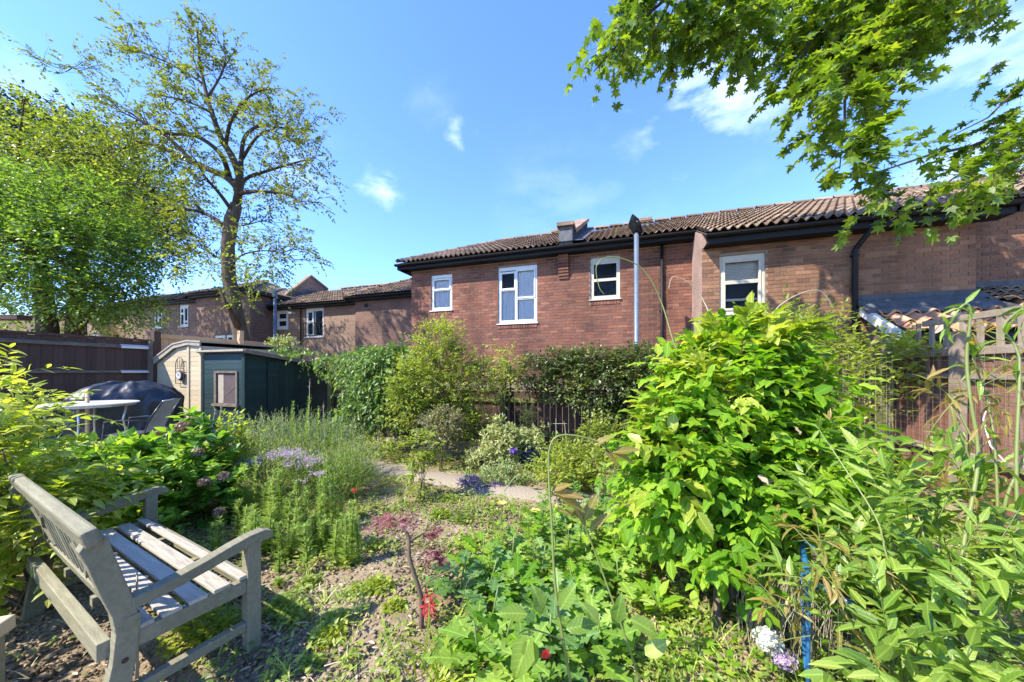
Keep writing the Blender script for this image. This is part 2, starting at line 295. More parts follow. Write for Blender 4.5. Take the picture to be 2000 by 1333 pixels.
LANCE=tpl_lance(); LANCEW=tpl_lance(.24,.07,.2); LANCEN=tpl_lance(.11,.03,.3); DIA=tpl_dia(); DIAW=tpl_dia(.33,.08); DIAN=tpl_dia(.13,.02); RND=tpl_round(); BLADE=tpl_blade(); NEEDLE=tpl_blade(.05,.1)
def nrm(a): return a/np.maximum(np.linalg.norm(a,axis=-1,keepdims=True),1e-9)
def frames(D,U):
    D=nrm(D); S=nrm(np.cross(U,D)); U=np.cross(D,S); return D,S,U
def leaves(name,tpl,P,D,U,size,mat,parent=None,origin=(0,0,0),parts=0,pname='leaf',rnd=None,kind='stuff'):
    P=np.asarray(P,float); n=len(P)
    if n==0: return None
    size=np.broadcast_to(np.asarray(size,float),(n,)).copy()
    D,S,U=frames(np.asarray(D,float),np.asarray(U,float))
    V,fs=tpl; o=np.array(origin)
    if parts:
        Yd=np.maximum(P[:,1],.05); px=1000+F*P[:,0]/Yd; py=HZ-F*(P[:,2]-CH)/Yd
        sc_=size/Yd*((P[:,1]>.1)&(px>0)&(px<2000)&(py>0)&(py<1333))
        idx=np.argsort(-sc_)[:parts]; idx=idx[sc_[idx]>0]
        key=(tpl[0].shape[0],mat.name,round(float(V[1][1]),3)); 
        if key not in leaves.cache:
            b=B(); b.add(V.tolist(),fs,0.0); me=b.mesh(pname,mat,True); leaves.cache[key]=me
            for nm_,ar in (('lx',V[:,0]),('ly',np.abs(V[:,1]))): me.attributes.new(nm_,'FLOAT','POINT').data.foreach_set('value',ar.astype(np.float32))
        me=leaves.cache[key]
        for i in idx:
            ob=bpy.data.objects.new(pname,me); COL.objects.link(ob); ob.parent=parent
            s=size[i]; p=P[i]-o
            ob.matrix_local=Matrix(((D[i,0]*s,S[i,0]*s,U[i,0]*s,p[0]),(D[i,1]*s,S[i,1]*s,U[i,1]*s,p[1]),(D[i,2]*s,S[i,2]*s,U[i,2]*s,p[2]),(0,0,0,1)))
        keep=np.ones(n,bool); keep[idx]=False
        P,D,S,U,size=P[keep],D[keep],S[keep],U[keep],size[keep]; n=len(P)
        if n==0: return None
    k=len(V); W=(P-o)[:,None,:]+size[:,None,None]*(V[None,:,0:1]*D[:,None,:]+V[None,:,1:2]*S[:,None,:]+V[None,:,2:3]*U[:,None,:])
    W=W.reshape(-1,3)
    lt=np.array([len(f) for f in fs]); fi=np.concatenate([np.array(f) for f in fs])
    vi=(np.arange(n)[:,None]*k+fi[None,:]).ravel(); tot=np.tile(lt,n); st=np.concatenate([[0],np.cumsum(tot)[:-1]])
    me=bpy.data.meshes.new(name); me.vertices.add(n*k); me.vertices.foreach_set('co',W.astype(np.float32).ravel())
    me.loops.add(len(vi)); me.loops.foreach_set('vertex_index',vi.astype(np.int32)); me.polygons.add(len(tot)); me.polygons.foreach_set('loop_start',st.astype(np.int32))
    try: me.polygons.foreach_set('loop_total',tot.astype(np.int32))
    except Exception: pass
    me.polygons.foreach_set('use_smooth',np.ones(len(tot),dtype=bool))
    me.update(calc_edges=True); me.materials.append(mat)
    a=me.attributes.new('rnd','FLOAT','POINT'); r=rng.random(n) if rnd is None else rnd
    a.data.foreach_set('value',np.repeat(r,k).astype(np.float32))
    for nm_,ar in (('lx',V[:,0]),('ly',np.abs(V[:,1]))): me.attributes.new(nm_,'FLOAT','POINT').data.foreach_set('value',np.tile(ar,n).astype(np.float32))
    ob=bpy.data.objects.new(name,me); COL.objects.link(ob); ob.parent=parent
    if kind: ob['kind']=kind
    return ob
leaves.cache={}
def tubes(name,Q,r0,r1,mat,parent=None,origin=(0,0,0),n=3):
    """Q (N,m,3) polylines -> one mesh"""
    Q=np.asarray(Q,float)-np.array(origin); N_,m,_=Q.shape
    T=np.gradient(Q,axis=1); T=nrm(T); up=np.array([.3,.2,.9]); A=nrm(np.cross(T,up)); Bv=np.cross(A,T)
    r0=np.broadcast_to(r0,(N_,)); r1=np.broadcast_to(r1,(N_,)); tt=np.linspace(0,1,m)
    rr=r0[:,None]*(1-tt)+r1[:,None]*tt
    an=2*np.pi*np.arange(n)/n
    W=Q[:,:,None,:]+rr[:,:,None,None]*(np.cos(an)[None,None,:,None]*A[:,:,None,:]+np.sin(an)[None,None,:,None]*Bv[:,:,None,:])
    W=W.reshape(-1,3); f=[]
    for i in range(m-1):
        for k in range(n): f.append((i*n+k,i*n+(k+1)%n,(i+1)*n+(k+1)%n,(i+1)*n+k))
    f=np.array(f); vi=(np.arange(N_)[:,None,None]*(m*n)+f[None]).reshape(-1)
    me=bpy.data.meshes.new(name); me.vertices.add(len(W)); me.vertices.foreach_set('co',W.astype(np.float32).ravel()); nf=N_*len(f)
    me.loops.add(nf*4); me.loops.foreach_set('vertex_index',vi.astype(np.int32)); me.polygons.add(nf); me.polygons.foreach_set('loop_start',(np.arange(nf)*4).astype(np.int32))
    try: me.polygons.foreach_set('loop_total',np.full(nf,4,dtype=np.int32))
    except Exception: pass
    me.polygons.foreach_set('use_smooth',np.ones(nf,dtype=bool)); me.update(calc_edges=True); me.materials.append(mat)
    ob=bpy.data.objects.new(name,me); COL.objects.link(ob); ob.parent=parent; return ob
def ellip(blobs,n,inner=.55):
    """random points in ellipsoids (cx,cy,cz,rx,ry,rz[,weight]); returns P and outward dir"""
    vol=np.array([b[3]*b[4]*b[5]*(b[6] if len(b)>6 else 1) for b in blobs])**(2/3.); k=rng.choice(len(blobs),n,p=vol/vol.sum())
    bb=np.array([b[:6] for b in blobs],float)[k]; v=nrm(rng.normal(size=(n,3))); r=(inner+(1-inner)*rng.random(n)**.7)[:,None]
    r=r*(1+.10*np.sin(v[:,0:1]*7+k[:,None])*np.cos(v[:,2:3]*6+v[:,1:2]*5))
    P=bb[:,:3]+v*r*bb[:,3:]; O=nrm(v/bb[:,3:]); return P,O
def shoots(P,O,length,nl,mode='alt',up=.5,jit=.5,droop=.25,ang=.9,tipleaf=True,size=.1,sv=.3):
    """leafy shoots. returns leaf arrays + polylines"""
    n=len(P); d=nrm(O*.7+np.array([0,0,up])+rng.normal(size=(n,3))*jit*.6); Ls=length*(.6+.8*rng.random(n))
    m=4; tt=np.linspace(0,1,m); Q=P[:,None,:]+Ls[:,None,None]*(d[:,None,:]*tt[None,:,None]-np.array([0,0,droop])*(tt**2)[None,:,None])
    LP=[];LD=[];LU=[];LS=[]
    side0=nrm(np.cross(d,np.array([0,0,1.])+rng.normal(size=(n,3))*.35)); 
    for j in range(nl):
        t=(j+.6)/nl*(1.0); base=P+Ls[:,None]*(d*t-np.array([0,0,droop])*t*t); tang=nrm(d-2*droop*t*np.array([0,0,1.]))
        if mode=='pin': sides=[side0,-side0]
        elif mode=='alt': sides=[side0*(1 if j%2 else -1)]
        else:
            a=j*2.4+rng.random(n)*6; up_=nrm(np.cross(side0,tang)); sides=[side0*np.cos(a)[:,None]+up_*np.sin(a)[:,None]]
        for sd in sides:
            D=nrm(sd*ang+tang*.7+rng.normal(size=(n,3))*.18-np.array([0,0,.12])); LP.append(base); LD.append(D)
            LU.append(np.array([0,0,1.])+rng.normal(size=(n,3))*.35+ (tang*.2)); LS.append(size*(1-sv+2*sv*rng.random(n))*(1-.35*abs(t-.45)))
    if tipleaf:
        LP.append(Q[:,-1]);LD.append(nrm(d-2*droop*np.array([0,0,1.])));LU.append(np.array([0,0,1.])+rng.normal(size=(n,3))*.3);LS.append(size*(1-sv+2*sv*rng.random(n))*.9)
    return np.concatenate(LP),np.concatenate(LD),np.concatenate(LU),np.concatenate(LS),Q
def bez(a,b,c,m=7):
    t=np.linspace(0,1,m)[:,None]; return (1-t)**2*np.array(a)+2*t*(1-t)*np.array(b)+t*t*np.array(c)
def shrub(name,label,cat,base,blobs,ns,length,nl,tpl,size,mat,mode='alt',stem='stemb',parts=0,group=None,inner=.45,up=.5,droop=.25,jit=.5,zmin=None,nst=8,rs=.012,shootr=.0022,ang=.9,sv=.3,px_clip=None,loc=None):
    r=loc if loc else thing(name,label,cat,tuple(base),0,group)
    P,O=ellip(blobs,ns,inner)
    zz=base[2]+.01 if zmin is None else zmin
    k=P[:,2]>zz; P,O=P[k],O[k]
    LP,LD,LU,LS,Q=shoots(P,O,length,nl,mode,up,jit,droop,ang,True,size,sv)
    leaves('foliage',tpl,LP,LD,LU,LS,mat,r,base,parts)
    sm=M[stem] if isinstance(stem,str) else stem
    tubes('twigs',Q,shootr,shootr*.4,sm,r,base)['kind']='stuff'
    if nst:
        idx=rng.choice(len(P),min(nst,len(P)),replace=False); b0=np.array(base)
        st=np.array([bez(b0+np.array([rng.normal()*.03,rng.normal()*.03,0]),(b0*.6+P[i]*.4)+np.array([0,0,(P[i][2]-b0[2])*.35]),P[i]) for i in idx])
        tubes('stems',st,rs,rs*.25,sm,r,base,6)
    return r
LF={}
LF['wist']=mat_leaf('wisteria_leaf',[(.07,.18,.012),(.13,.27,.018),(.22,.37,.028),(.37,.46,.05)],0.46,rough=.55,spec=.2)
LF['privet']=mat_leaf('privet_leaf',[(.09,.14,.015),(.17,.23,.025),(.27,.33,.04),(.36,.40,.07)],0.42)
LF['ever']=mat_leaf('evergreen_leaf',[(.025,.045,.012),(.05,.08,.018),(.11,.15,.035),(.30,.32,.07)],0.25,rough=.28,spec=.7)
LF['climb']=mat_leaf('climber_leaf',[(.05,.10,.02),(.09,.17,.035),(.16,.25,.06),(.27,.36,.10)],0.36,rough=.4)
LF['vine']=mat_leaf('vine_leaf',[(.08,.15,.02),(.15,.25,.035),(.24,.34,.06),(.38,.44,.10)],0.42,rough=.36,spec=.45)
LF['vinetip']=mat_leaf('bronze_tip_leaf',[(.16,.16,.03),(.26,.20,.05),(.33,.22,.08)],.42,rough=.36,spec=.45)
LF['left']=mat_leaf('lime_leaf',[(.13,.20,.02),(.24,.31,.03),(.36,.41,.06),(.46,.48,.10)],0.45,rough=.38)
LF['hyd']=mat_leaf('hydrangea_leaf',[(.05,.13,.02),(.11,.24,.03),(.23,.37,.05),(.40,.48,.09)],0.42,rough=.36,spec=.35)
LF['poppy']=mat_leaf('glaucous_leaf',[(.07,.15,.035),(.12,.23,.055),(.19,.31,.09),(.28,.39,.12)],0.38,rough=.45)
LF['weed']=mat_leaf('weed_leaf',[(.10,.16,.03),(.17,.25,.04),(.27,.34,.06),(.40,.42,.10)],0.38)
LF['lime']=mat_leaf('lime_green_leaf',[(.16,.22,.02),(.27,.34,.03),(.38,.42,.05)],.42)
LF['feather']=mat_leaf('feathery_leaf',[(.13,.22,.04),(.22,.33,.06),(.32,.42,.08),(.42,.48,.13)],0.42)
LF['grey']=mat_leaf('grey_green_leaf',[(.16,.22,.09),(.26,.33,.14),(.36,.42,.20)],0.35)
LF['beige']=mat_leaf('dull_leaf',[(.12,.13,.06),(.20,.20,.10),(.30,.27,.17)],.3)
LF['varieg']=mat_leaf('variegated_leaf',[(.14,.20,.06),(.32,.36,.14),(.50,.50,.26)],.3)
LF['maple']=mat_leaf('maple_leaf',[(.04,.095,.012),(.08,.15,.016),(.14,.235,.025),(.27,.35,.04)],0.5,ty=(1.35,1.2,.35))
LF['locust']=mat_leaf('thin_crown_leaf',[(.05,.07,.015),(.10,.13,.022),(.17,.20,.035),(.27,.28,.06)],0.38)
LF['tree2']=mat_leaf('round_tree_leaf',[(.035,.08,.018),(.08,.155,.030),(.15,.25,.045),(.26,.37,.075)],0.42)
LF['tree3']=mat_leaf('yellow_tree_leaf',[(.06,.095,.016),(.12,.17,.028),(.21,.26,.045),(.31,.34,.07)],0.42)
LF['tree4']=mat_leaf('dark_tree_leaf',[(.012,.022,.010),(.025,.038,.014),(.045,.06,.02)],.25)
LF['red']=mat_leaf('red_maple_leaf',[(.14,.05,.06),(.28,.12,.12),(.42,.24,.22)],0.4,ty=(1.3,.5,.5))
LF['scarlet']=mat_leaf('scarlet_leaf',[(.30,.02,.03),(.50,.06,.06)],.4,ty=(1.4,.4,.4))
LF['purple']=mat_leaf('purple_petal',[(.07,.03,.18),(.14,.06,.32),(.28,.18,.5)],.3,ty=(1,.8,1.3))
LF['mauve']=mat_leaf('mauve_petal',[(.34,.24,.36),(.50,.38,.50),(.62,.52,.6)],.3,ty=(1,.9,1))
LF['fade']=mat_leaf('faded_floret',[(.17,.11,.065),(.27,.19,.12),(.40,.32,.22)],0.3,ty=(1,.8,.7))
LF['whitef']=mat_leaf('white_floret',[(.6,.6,.52),(.78,.78,.72)],.3,ty=(.6,.6,.6))
LF['yellow']=mat_leaf('yellow_petal',[(.6,.48,.05),(.75,.68,.25)],.3,ty=(.6,.6,.4))
LF['litter']=mat_leaf('dry_litter',[(.20,.13,.08),(.36,.27,.17),(.52,.44,.32)],.15,ty=(.7,.6,.4))
LF['straw']=mat_leaf('straw',[(.34,.28,.16),(.55,.48,.30)],.15,ty=(.7,.6,.4))

LF['poppyb']=mat_leaf('poppy_young_leaf',[(.12,.22,.03),(.19,.32,.045),(.28,.41,.07),(.38,.48,.10)],0.42)
# ---------------- ground, path, patio ----------------
def ground():
    xs=np.concatenate([np.linspace(-400,-11,14),np.arange(-10.5,-4,.25),np.arange(-4,4.6,.045),np.arange(4.7,9,.3),np.linspace(12,400,12)])
    ys=np.concatenate([np.linspace(-60,0,6),np.arange(.3,6.8,.045),np.arange(7,20,.6),np.linspace(24,900,14)])
    X,Y=np.meshgrid(xs,ys); Z=np.zeros_like(X)
    for i in range(X.shape[0]):
        for j in range(X.shape[1]): Z[i,j]=gz(X[i,j],Y[i,j])
    near=np.clip(1-np.abs(X)/4.2,0,1)>0
    nz_=np.zeros_like(X)
    for k in range(60):
        a=rng.random()*6.28; fq=6*1.085**k; nz_+=.55*(.35 if fq<20 else 1)*np.sin(X*math.cos(a)*fq+Y*math.sin(a)*fq+rng.random()*6)*(.05/(fq**.85))
    Z=Z+nz_*near*.9+rng.normal(size=X.shape)*.004*near
    me=bpy.data.meshes.new('ground'); nx=len(xs); ny=len(ys)
    v=np.stack([X,Y,Z],-1).reshape(-1,3); f=[(j*nx+i,j*nx+i+1,(j+1)*nx+i+1,(j+1)*nx+i) for j in range(ny-1) for i in range(nx-1)]
    me.from_pydata(v.tolist(),[],f); me.polygons.foreach_set('use_smooth',np.ones(len(f),dtype=bool)); me.materials.append(M['soil'])
    o=bpy.data.objects.new('ground',me); COL.objects.link(o); o['kind']='structure'
def msoil():
    m,t,p,o=newmat('soil'); ge=t.nodes.new('ShaderNodeNewGeometry'); n1=t.nodes.new('ShaderNodeTexNoise'); n1.inputs['Scale'].default_value=38; n1.inputs['Detail'].default_value=9; n1.inputs['Roughness'].default_value=.75
    n2=t.nodes.new('ShaderNodeTexNoise'); n2.inputs['Scale'].default_value=1.6; n2.inputs['Detail'].default_value=5
    t.links.new(ge.outputs['Position'],n1.inputs[0]); t.links.new(ge.outputs['Position'],n2.inputs[0])
    a=t.nodes.new('ShaderNodeMath'); a.operation='MULTIPLY_ADD'; a.inputs[1].default_value=.45; t.links.new(n2.outputs[0],a.inputs[0]); 
    b=t.nodes.new('ShaderNodeMath'); b.operation='MULTIPLY'; b.inputs[1].default_value=.6; t.links.new(n1.outputs[0],b.inputs[0]); t.links.new(b.outputs[0],a.inputs[2])
    c=ramp(t,a.outputs[0],[(.085,.060,.036),(.19,.142,.088),(.305,.237,.152),(.45,.367,.255)],[.36,.48,.58,.72]); t.links.new(c,p.inputs['Base Color']); p.inputs['Roughness'].default_value=.95; p.inputs['Specular IOR Level'].default_value=.15
    bu=t.nodes.new('ShaderNodeBump'); bu.inputs['Strength'].default_value=.9; bu.inputs['Distance'].default_value=.012; t.links.new(n1.outputs[0],bu.inputs['Height']); t.links.new(bu.outputs[0],p.inputs['Normal']); return m
M['soil']=msoil(); ground()
M['path']=mat_var('path_gravel',[(.17,.135,.10),(.26,.215,.16),(.36,.305,.24)],rough=.95,scale=60,nstr=.9,bump=.6)
def path():
    c=[(-4.3,6.3),(-3.2,5.95),(-2.4,5.5),(-1.6,5.0),(-.8,4.6),(0,4.2),(.9,3.95),(1.9,3.9)]
    Wd=.23; pts=[]
    for i in range(len(c)-1):
        for k in range(8): pts.append(Vector(c[i]).lerp(Vector(c[i+1]),k/8))
    pts.append(Vector(c[-1])); b=B(); vs=[]; n=7
    for i,p in enumerate(pts):
        d=(pts[min(i+1,len(pts)-1)]-pts[max(i-1,0)]).normalized(); s=Vector((-d.y,d.x))
        for j in range(n):
            q=p+s*(Wd*(j/(n-1)*2-1)*(1+.12*math.sin(i*.9+j))); vs.append((q.x,q.y,gz(q.x,q.y)+.045-.05*abs(j/(n-1)*2-1)**3+.004*math.sin(i*3.1+j*5)))
    f=[(i*n+j,i*n+j+1,(i+1)*n+j+1,(i+1)*n+j) for i in range(len(pts)-1) for j in range(n-1)]
    b.add(vs,f,.5); setp(part('path',b,M['path'],sm=True),kind='structure')
path()
# patio slabs on the raised corner
M['paving']=mat_var('patio_slab',[(.20,.18,.16),(.30,.27,.23),(.38,.35,.30)],rough=.9,scale=12,nstr=.6,bump=.3)
pat=bpy.data.objects.new('patio',None); COL.objects.link(pat); pat['kind']='structure'; pat.location=H(-9.4,2.2,.29)
b=B(); b.box(0,.58,0,.58,0,.05,rnd=0.); slab=b.mesh('slab',M['paving'])
pat.rotation_euler=(0,0,-AW)
for i in range(6):
    for j in range(4):
        part('slab',slab,None,pat,loc=(i*.6,j*.6,random.uniform(0,.006)))
# ---------------- terrace houses ----------------
def hroot(name,label,s0,d0,cat='house',group=None):
    o=thing(name,label,cat,H(s0,d0,0),-AW,group); o['o']=(s0,d0); return o
class HB(B):   # builder in house coordinates, stored relative to the house's base corner
    def __init__(s,root): super().__init__(); s.o=tuple(root['o'])
    def add(s,vs,fs,rnd=None): return super().add([(p[0]-s.o[0],p[1]-s.o[1],p[2]) for p in vs],fs,rnd)
def cells(s0,s1,z0,z1,holes):
    xs=sorted({s0,s1,*[h[0] for h in holes],*[h[1] for h in holes]}); zs=sorted({z0,z1,*[h[2] for h in holes],*[h[3] for h in holes]})
    for i in range(len(xs)-1):
        for j in range(len(zs)-1):
            cx=(xs[i]+xs[i+1])/2; cz=(zs[j]+zs[j+1])/2
            if cx<s0 or cx>s1 or cz<z0 or cz>z1: continue
            if any(h[0]<cx<h[1] and h[2]<cz<h[3] for h in holes): continue
            yield xs[i],xs[i+1],zs[j],zs[j+1]
def wall(root,s0,s1,z0,z1,d,holes,mat,th=.11,back=True):
    b=HB(root)
    for a,c,e,f in cells(s0,s1,z0,z1,holes): b.box(a,c,d,d+th,e,f)
    part('wall',b,mat,root)
def bricks(root,s0,s1,z0,z1,d,holes,mat,solid=300,skip=None,seed=1):
    """brick courses standing proud of the mortar plane; largest seen as own objects"""
    rr=random.Random(seed); o=root['o']; items=[]
    nrow=int((z1-z0)/.075)
    for r in range(nrow):
        z=z0+r*.075; x=s0-(.1125 if r%2 else 0); 
        while x<s1-.02:
            a=max(x,s0)+.005; c=min(x+.225,s1)-.005; x+=.225
            segs=[(a,c)]
            for h in holes:
                if h[2]<z+.06 and h[3]>z+.02:
                    ns=[]
                    for (p,q) in segs:
                        if q<=h[0] or p>=h[1]: ns.append((p,q)); continue
                        if p<h[0]-.02: ns.append((p,h[0]))
                        if q>h[1]+.02: ns.append((h[1],q))
                    segs=ns
            for p,q in segs:
                if q-p>.03 and not (skip and skip((p+q)/2,z)): items.append((p,q,z))
    def scr(it):
        P=H((it[0]+it[1])/2,d,it[2]); px=1000+F*P.x/P.y; return (1/P.y if 0<px<2000 else 0)+(-.2 if it[2]<1.9 else 0)
    items.sort(key=lambda it:-scr(it))
    base=B(); base.box(0,1,-.007,.0,.005,.07,rnd=0.); me=base.mesh('brick',mat); st=HB(root)
    for i,(p,q,z) in enumerate(items):
        pr=rr.uniform(-.002,.003)
        if i<solid:
            ob=bpy.data.objects.new('brick',me); COL.objects.link(ob); ob.parent=root; ob.location=(p-o[0],d-o[1]+pr,z); ob.scale=(q-p,1,1)
        else:
            st.box(p,q,d-.007+pr,d,z+.005,z+.07,rnd=rr.random())
    if len(items)>solid: part('brickwork',st,mat,root,kind='stuff')
def soldier(root,s0,s1,z1,d,mat,h=.105,n=None):
    b=HB(root); n=n or int((s1-s0)/.075)
    for i in range(n):
        a=s0+(s1-s0)*i/n; c=s0+(s1-s0)*(i+1)/n; b.box(a+.005,c-.005,d-.02,d,z1-h,z1,rnd=random.random())
    part('soldier_course',b,mat,root,kind='stuff')
TW=.30; TE=.33
def tile_mesh(name,mat,seg=10,wid=TW,amp=.022,rolls=2,lth=.40):
    b=B(); vs=[]; 
    for y,dz in ((0,-.016),(0,.0),(lth,-.052)):
        for i in range(seg+1):
            x=wid*i/seg; vs.append((x,y,dz+amp*(math.cos(2*math.pi*rolls*x/wid))+.052))
    n=seg+1; f=[(i,i+1,n+i+1,n+i) for i in range(seg)]+[(n+i,n+i+1,2*n+i+1,2*n+i) for i in range(seg)]
    b.add(vs,f,0.); me=b.mesh(name,mat,False); return me,np.array(vs),f
def roof(root,s0,s1,de,ze,dr,zr,mat,left=None,right=None,solid=300,seg=10,skip=None,seed=3,amp=.022,wid=TW,rolls=2,underm='under'):
    """pitched roof rising from eave (de,ze) to ridge (dr,zr). left/right: functions t->s limit"""
    ang=math.atan2(zr-ze,dr-de); Ls=math.hypot(zr-ze,dr-de); o=root['o']; rr=random.Random(seed)
    me,V,fs=tile_mesh('roof_tile',mat,seg,amp=amp,wid=wid,rolls=rolls); rows=int(Ls/TE+.5); items=[]
    lf=left or (lambda t:s0); rf=right or (lambda t:s1)
    for r in range(rows):
        y=r*TE; t=y/Ls; tm=(y+TE*.5)/Ls; a=lf(tm); c=rf(tm); k0=math.floor((a-s0)/wid)
        x=s0+k0*wid
        while x<c-.02:
            xm=x+wid/2
            if xm>a-.02 and xm<c+.02 and not (skip and skip(xm,de+y*math.cos(ang))): items.append((x,y))
            x+=wid
    ca,sa=math.cos(ang),math.sin(ang)
    def pos(x,y): return (x,de+y*ca,ze+y*sa)
    def scr(it):
        s,d,z=pos(*it); P=H(s,d,z); px=1000+F*P.x/P.y; return (1/P.y if 0<px<2000 else 0)
    items.sort(key=lambda it:-scr(it)); SV=[];SF=[]; st=HB(root)
    for i,(x,y) in enumerate(items):
        p=pos(x,y); tw=rr.uniform(-.012,.012); lift=rr.uniform(0,.006)
        mt=Matrix.Translation((p[0],p[1],p[2]+lift))@Matrix.Rotation(ang-.012+rr.uniform(-.008,.008),4,'X')@Matrix.Rotation(tw,4,'Z')
        if i<solid:
            ob=bpy.data.objects.new('roof_tile',me); COL.objects.link(ob); ob.parent=root; ob.matrix_local=Matrix.Translation((-o[0],-o[1],0))@mt
        else: st.add([mt@Vector(v) for v in V],fs,rr.random())
    if len(items)>solid: part('tiling',st,mat,root,kind='stuff')
    b=HB(root); q=[(lf(0),de+.02,ze-.03),(rf(0),de+.02,ze-.03),(rf(1),dr,zr-.03),(lf(1),dr,zr-.03)]
    b.add(q,[(0,1,2,3)]); b.add([(q[3][0],dr,zr-.03),(q[2][0],dr,zr-.03),(rf(0),2*dr-de,ze),(lf(0),2*dr-de,ze)],[(0,1,2,3)])
    part('roof_underlay',b,M[underm],root)
def ridge(root,pts,mat,step=.45,r=.11,name='ridge_tile'):
    b=B(); vs=[];
    for y in (0,.44):
        for i in range(7):
            a=math.pi*i/6; vs.append((y,-math.cos(a)*r,math.sin(a)*r*.75+(.012 if y==0 else 0)))
    b.add(vs,[(i,i+1,8+i,7+i) for i in range(6)],0.); me=b.mesh(name,mat,True); o=root['o']
    for p,q in zip(pts[:-1],pts[1:]):
        p=Vector(p); q=Vector(q); d=q-p; n=max(1,int(d.length/step)); d.normalize(); X=d; Yv=Vector((0,0,1)).cross(X).normalized(); Zv=X.cross(Yv)
        for i in range(n):
            c=p+d*(i*(q-p).length/n); ob=bpy.data.objects.new(name,me); COL.objects.link(ob); ob.parent=root
            ob.matrix_local=Matrix(((X.x,Yv.x,Zv.x,c.x-o[0]),(X.y,Yv.y,Zv.y,c.y-o[1]),(X.z,Yv.z,Zv.z,c.z),(0,0,0,1)))
def eaves(root,s0,s1,de,ze,dw,fh=.17,retl=False):
    b=HB(root); b.box(s0,s1,de+.07,de+.10,ze-fh,ze-.005); part('fascia',b,M['black'],root)
    b=HB(root); b.box(s0,s1,de+.10,dw-.002,ze-fh,ze-fh+.02); part('soffit',b,M['black'],root)
    b=HB(root); vs=[];n=7
    for s in (s0-.02,s1+.02):
        for i in range(n):
            a=math.pi*i/(n-1); vs.append((s,de+.005+math.cos(a)*-.058,ze-.035-math.sin(a)*.062))
    b.add(vs,[(i,i+1,n+i+1,n+i) for i in range(n-1)]+[tuple(range(n)),tuple(range(2*n-1,n-1,-1))]); part('gutter',b,M['black'],root,sm=False)
def window(root,s0,s1,z0,z1,d,fmat,panes,bars,back='curtain',sill=True,top=.06,side=.05,deep=.05,label=None,backs=None):
    """panes: list of fractional rects (u0,u1,v0,v1); bars: sash frames"""
    o=root['o']; W=s1-s0; Hh=z1-z0; f=HB(root); a=d+deep-.02; c=d+deep+.03
    f.box(s0,s0+side,a,c,z0,z1); f.box(s1-side,s1,a,c,z0,z1); f.box(s0+side,s1-side,a,c,z1-top,z1); f.box(s0+side,s1-side,a,c,z0,z0+side)
    fr=part('window',f,fmat,root,label=label,bevel=.004)
    iw0=s0+side; iw=W-2*side; iz0=z0+side; ih=Hh-side-top
    for (u0,u1,v0,v1,st) in panes:
        x0=iw0+iw*u0; x1=iw0+iw*u1; y0=iz0+ih*v0; y1=iz0+ih*v1
        g=HB(root); pr=-.018 if st>.035 else 0
        g.box(x0,x0+st,a+pr,c-.01,y0,y1); g.box(x1-st,x1,a+pr,c-.01,y0,y1); g.box(x0+st,x1-st,a+pr,c-.01,y1-st,y1); g.box(x0+st,x1-st,a+pr,c-.01,y0,y0+st)
        sa=part('sash',g,fmat,fr,bevel=.003)
        g=HB(root); g.box(x0+st-.004,x1-st+.004,a+.024,a+.03,y0+st-.004,y1-st+.004); part('pane',g,M['glass'],fr)
    if sill:
        g=HB(root); g.prismx([(d-.045,z0-.035),(d-.045,z0-.01),(d+deep,z0+.004),(d+deep,z0-.035)],s0-.03,s1+.03); part('sill',g,fmat,fr)
    # room behind
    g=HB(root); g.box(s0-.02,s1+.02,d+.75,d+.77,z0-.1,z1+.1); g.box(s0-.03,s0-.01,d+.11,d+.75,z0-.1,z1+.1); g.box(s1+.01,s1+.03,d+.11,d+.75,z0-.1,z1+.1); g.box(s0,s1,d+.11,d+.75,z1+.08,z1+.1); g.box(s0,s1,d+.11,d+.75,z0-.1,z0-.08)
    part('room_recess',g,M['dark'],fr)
    for bk in (backs or []):
        (kind,u0,u1,v0,v1)=bk; x0=iw0+iw*u0; x1=iw0+iw*u1; y0=iz0+ih*v0; y1=iz0+ih*v1
        if kind=='curtain':
            g=HB(root); n=max(8,int((x1-x0)/.018)); vs=[]
            for z in (y0,y1):
                for i in range(n+1):
                    vs.append((x0+(x1-x0)*i/n,d+.095+.014*math.sin(i*1.9)+.008*math.sin(i*.8+z),z))
            g.add(vs,[(i,i+1,n+2+i,n+1+i) for i in range(n)]); part('curtain',g,M['curtain'],fr,sm=True)
        elif kind=='blind':
            n=max(2,int((y1-y0)/.03)); g=HB(root)
            for i in range(n):
                z=y0+(y1-y0)*i/n; g.box(x0,x1,d+.115,d+.13,z+.004,z+.027)
            part('blind',g,M['blind'],fr,kind='stuff')
    return fr
def downpipe(root,s,d,ztop,zbot,neck=None,r=.034):
    g=HB(root); pts=[(s,d,zbot),(s,d,ztop-.35)]
    if neck: pts=[(s,d,zbot),(s,d,ztop-.42),(s+.02,d-.02,ztop-.36),(s+neck[0]*.85,d+neck[1]*.85,ztop-.16),(s+neck[0],d+neck[1],ztop-.1),(s+neck[0],d+neck[1],ztop)]
    else: pts=[(s,d,zbot),(s,d,ztop)]
    g.tube(pts,r,10)
    o=part('downpipe',g,M['black'],root,sm=True)
    z=ztop-.5
    while z>zbot+.3:
        c=HB(root); c.box(s-.05,s+.05,d-.02,d+.05,z-.015,z+.015); part('pipe_clip',c,M['black'],o); z-=1.1

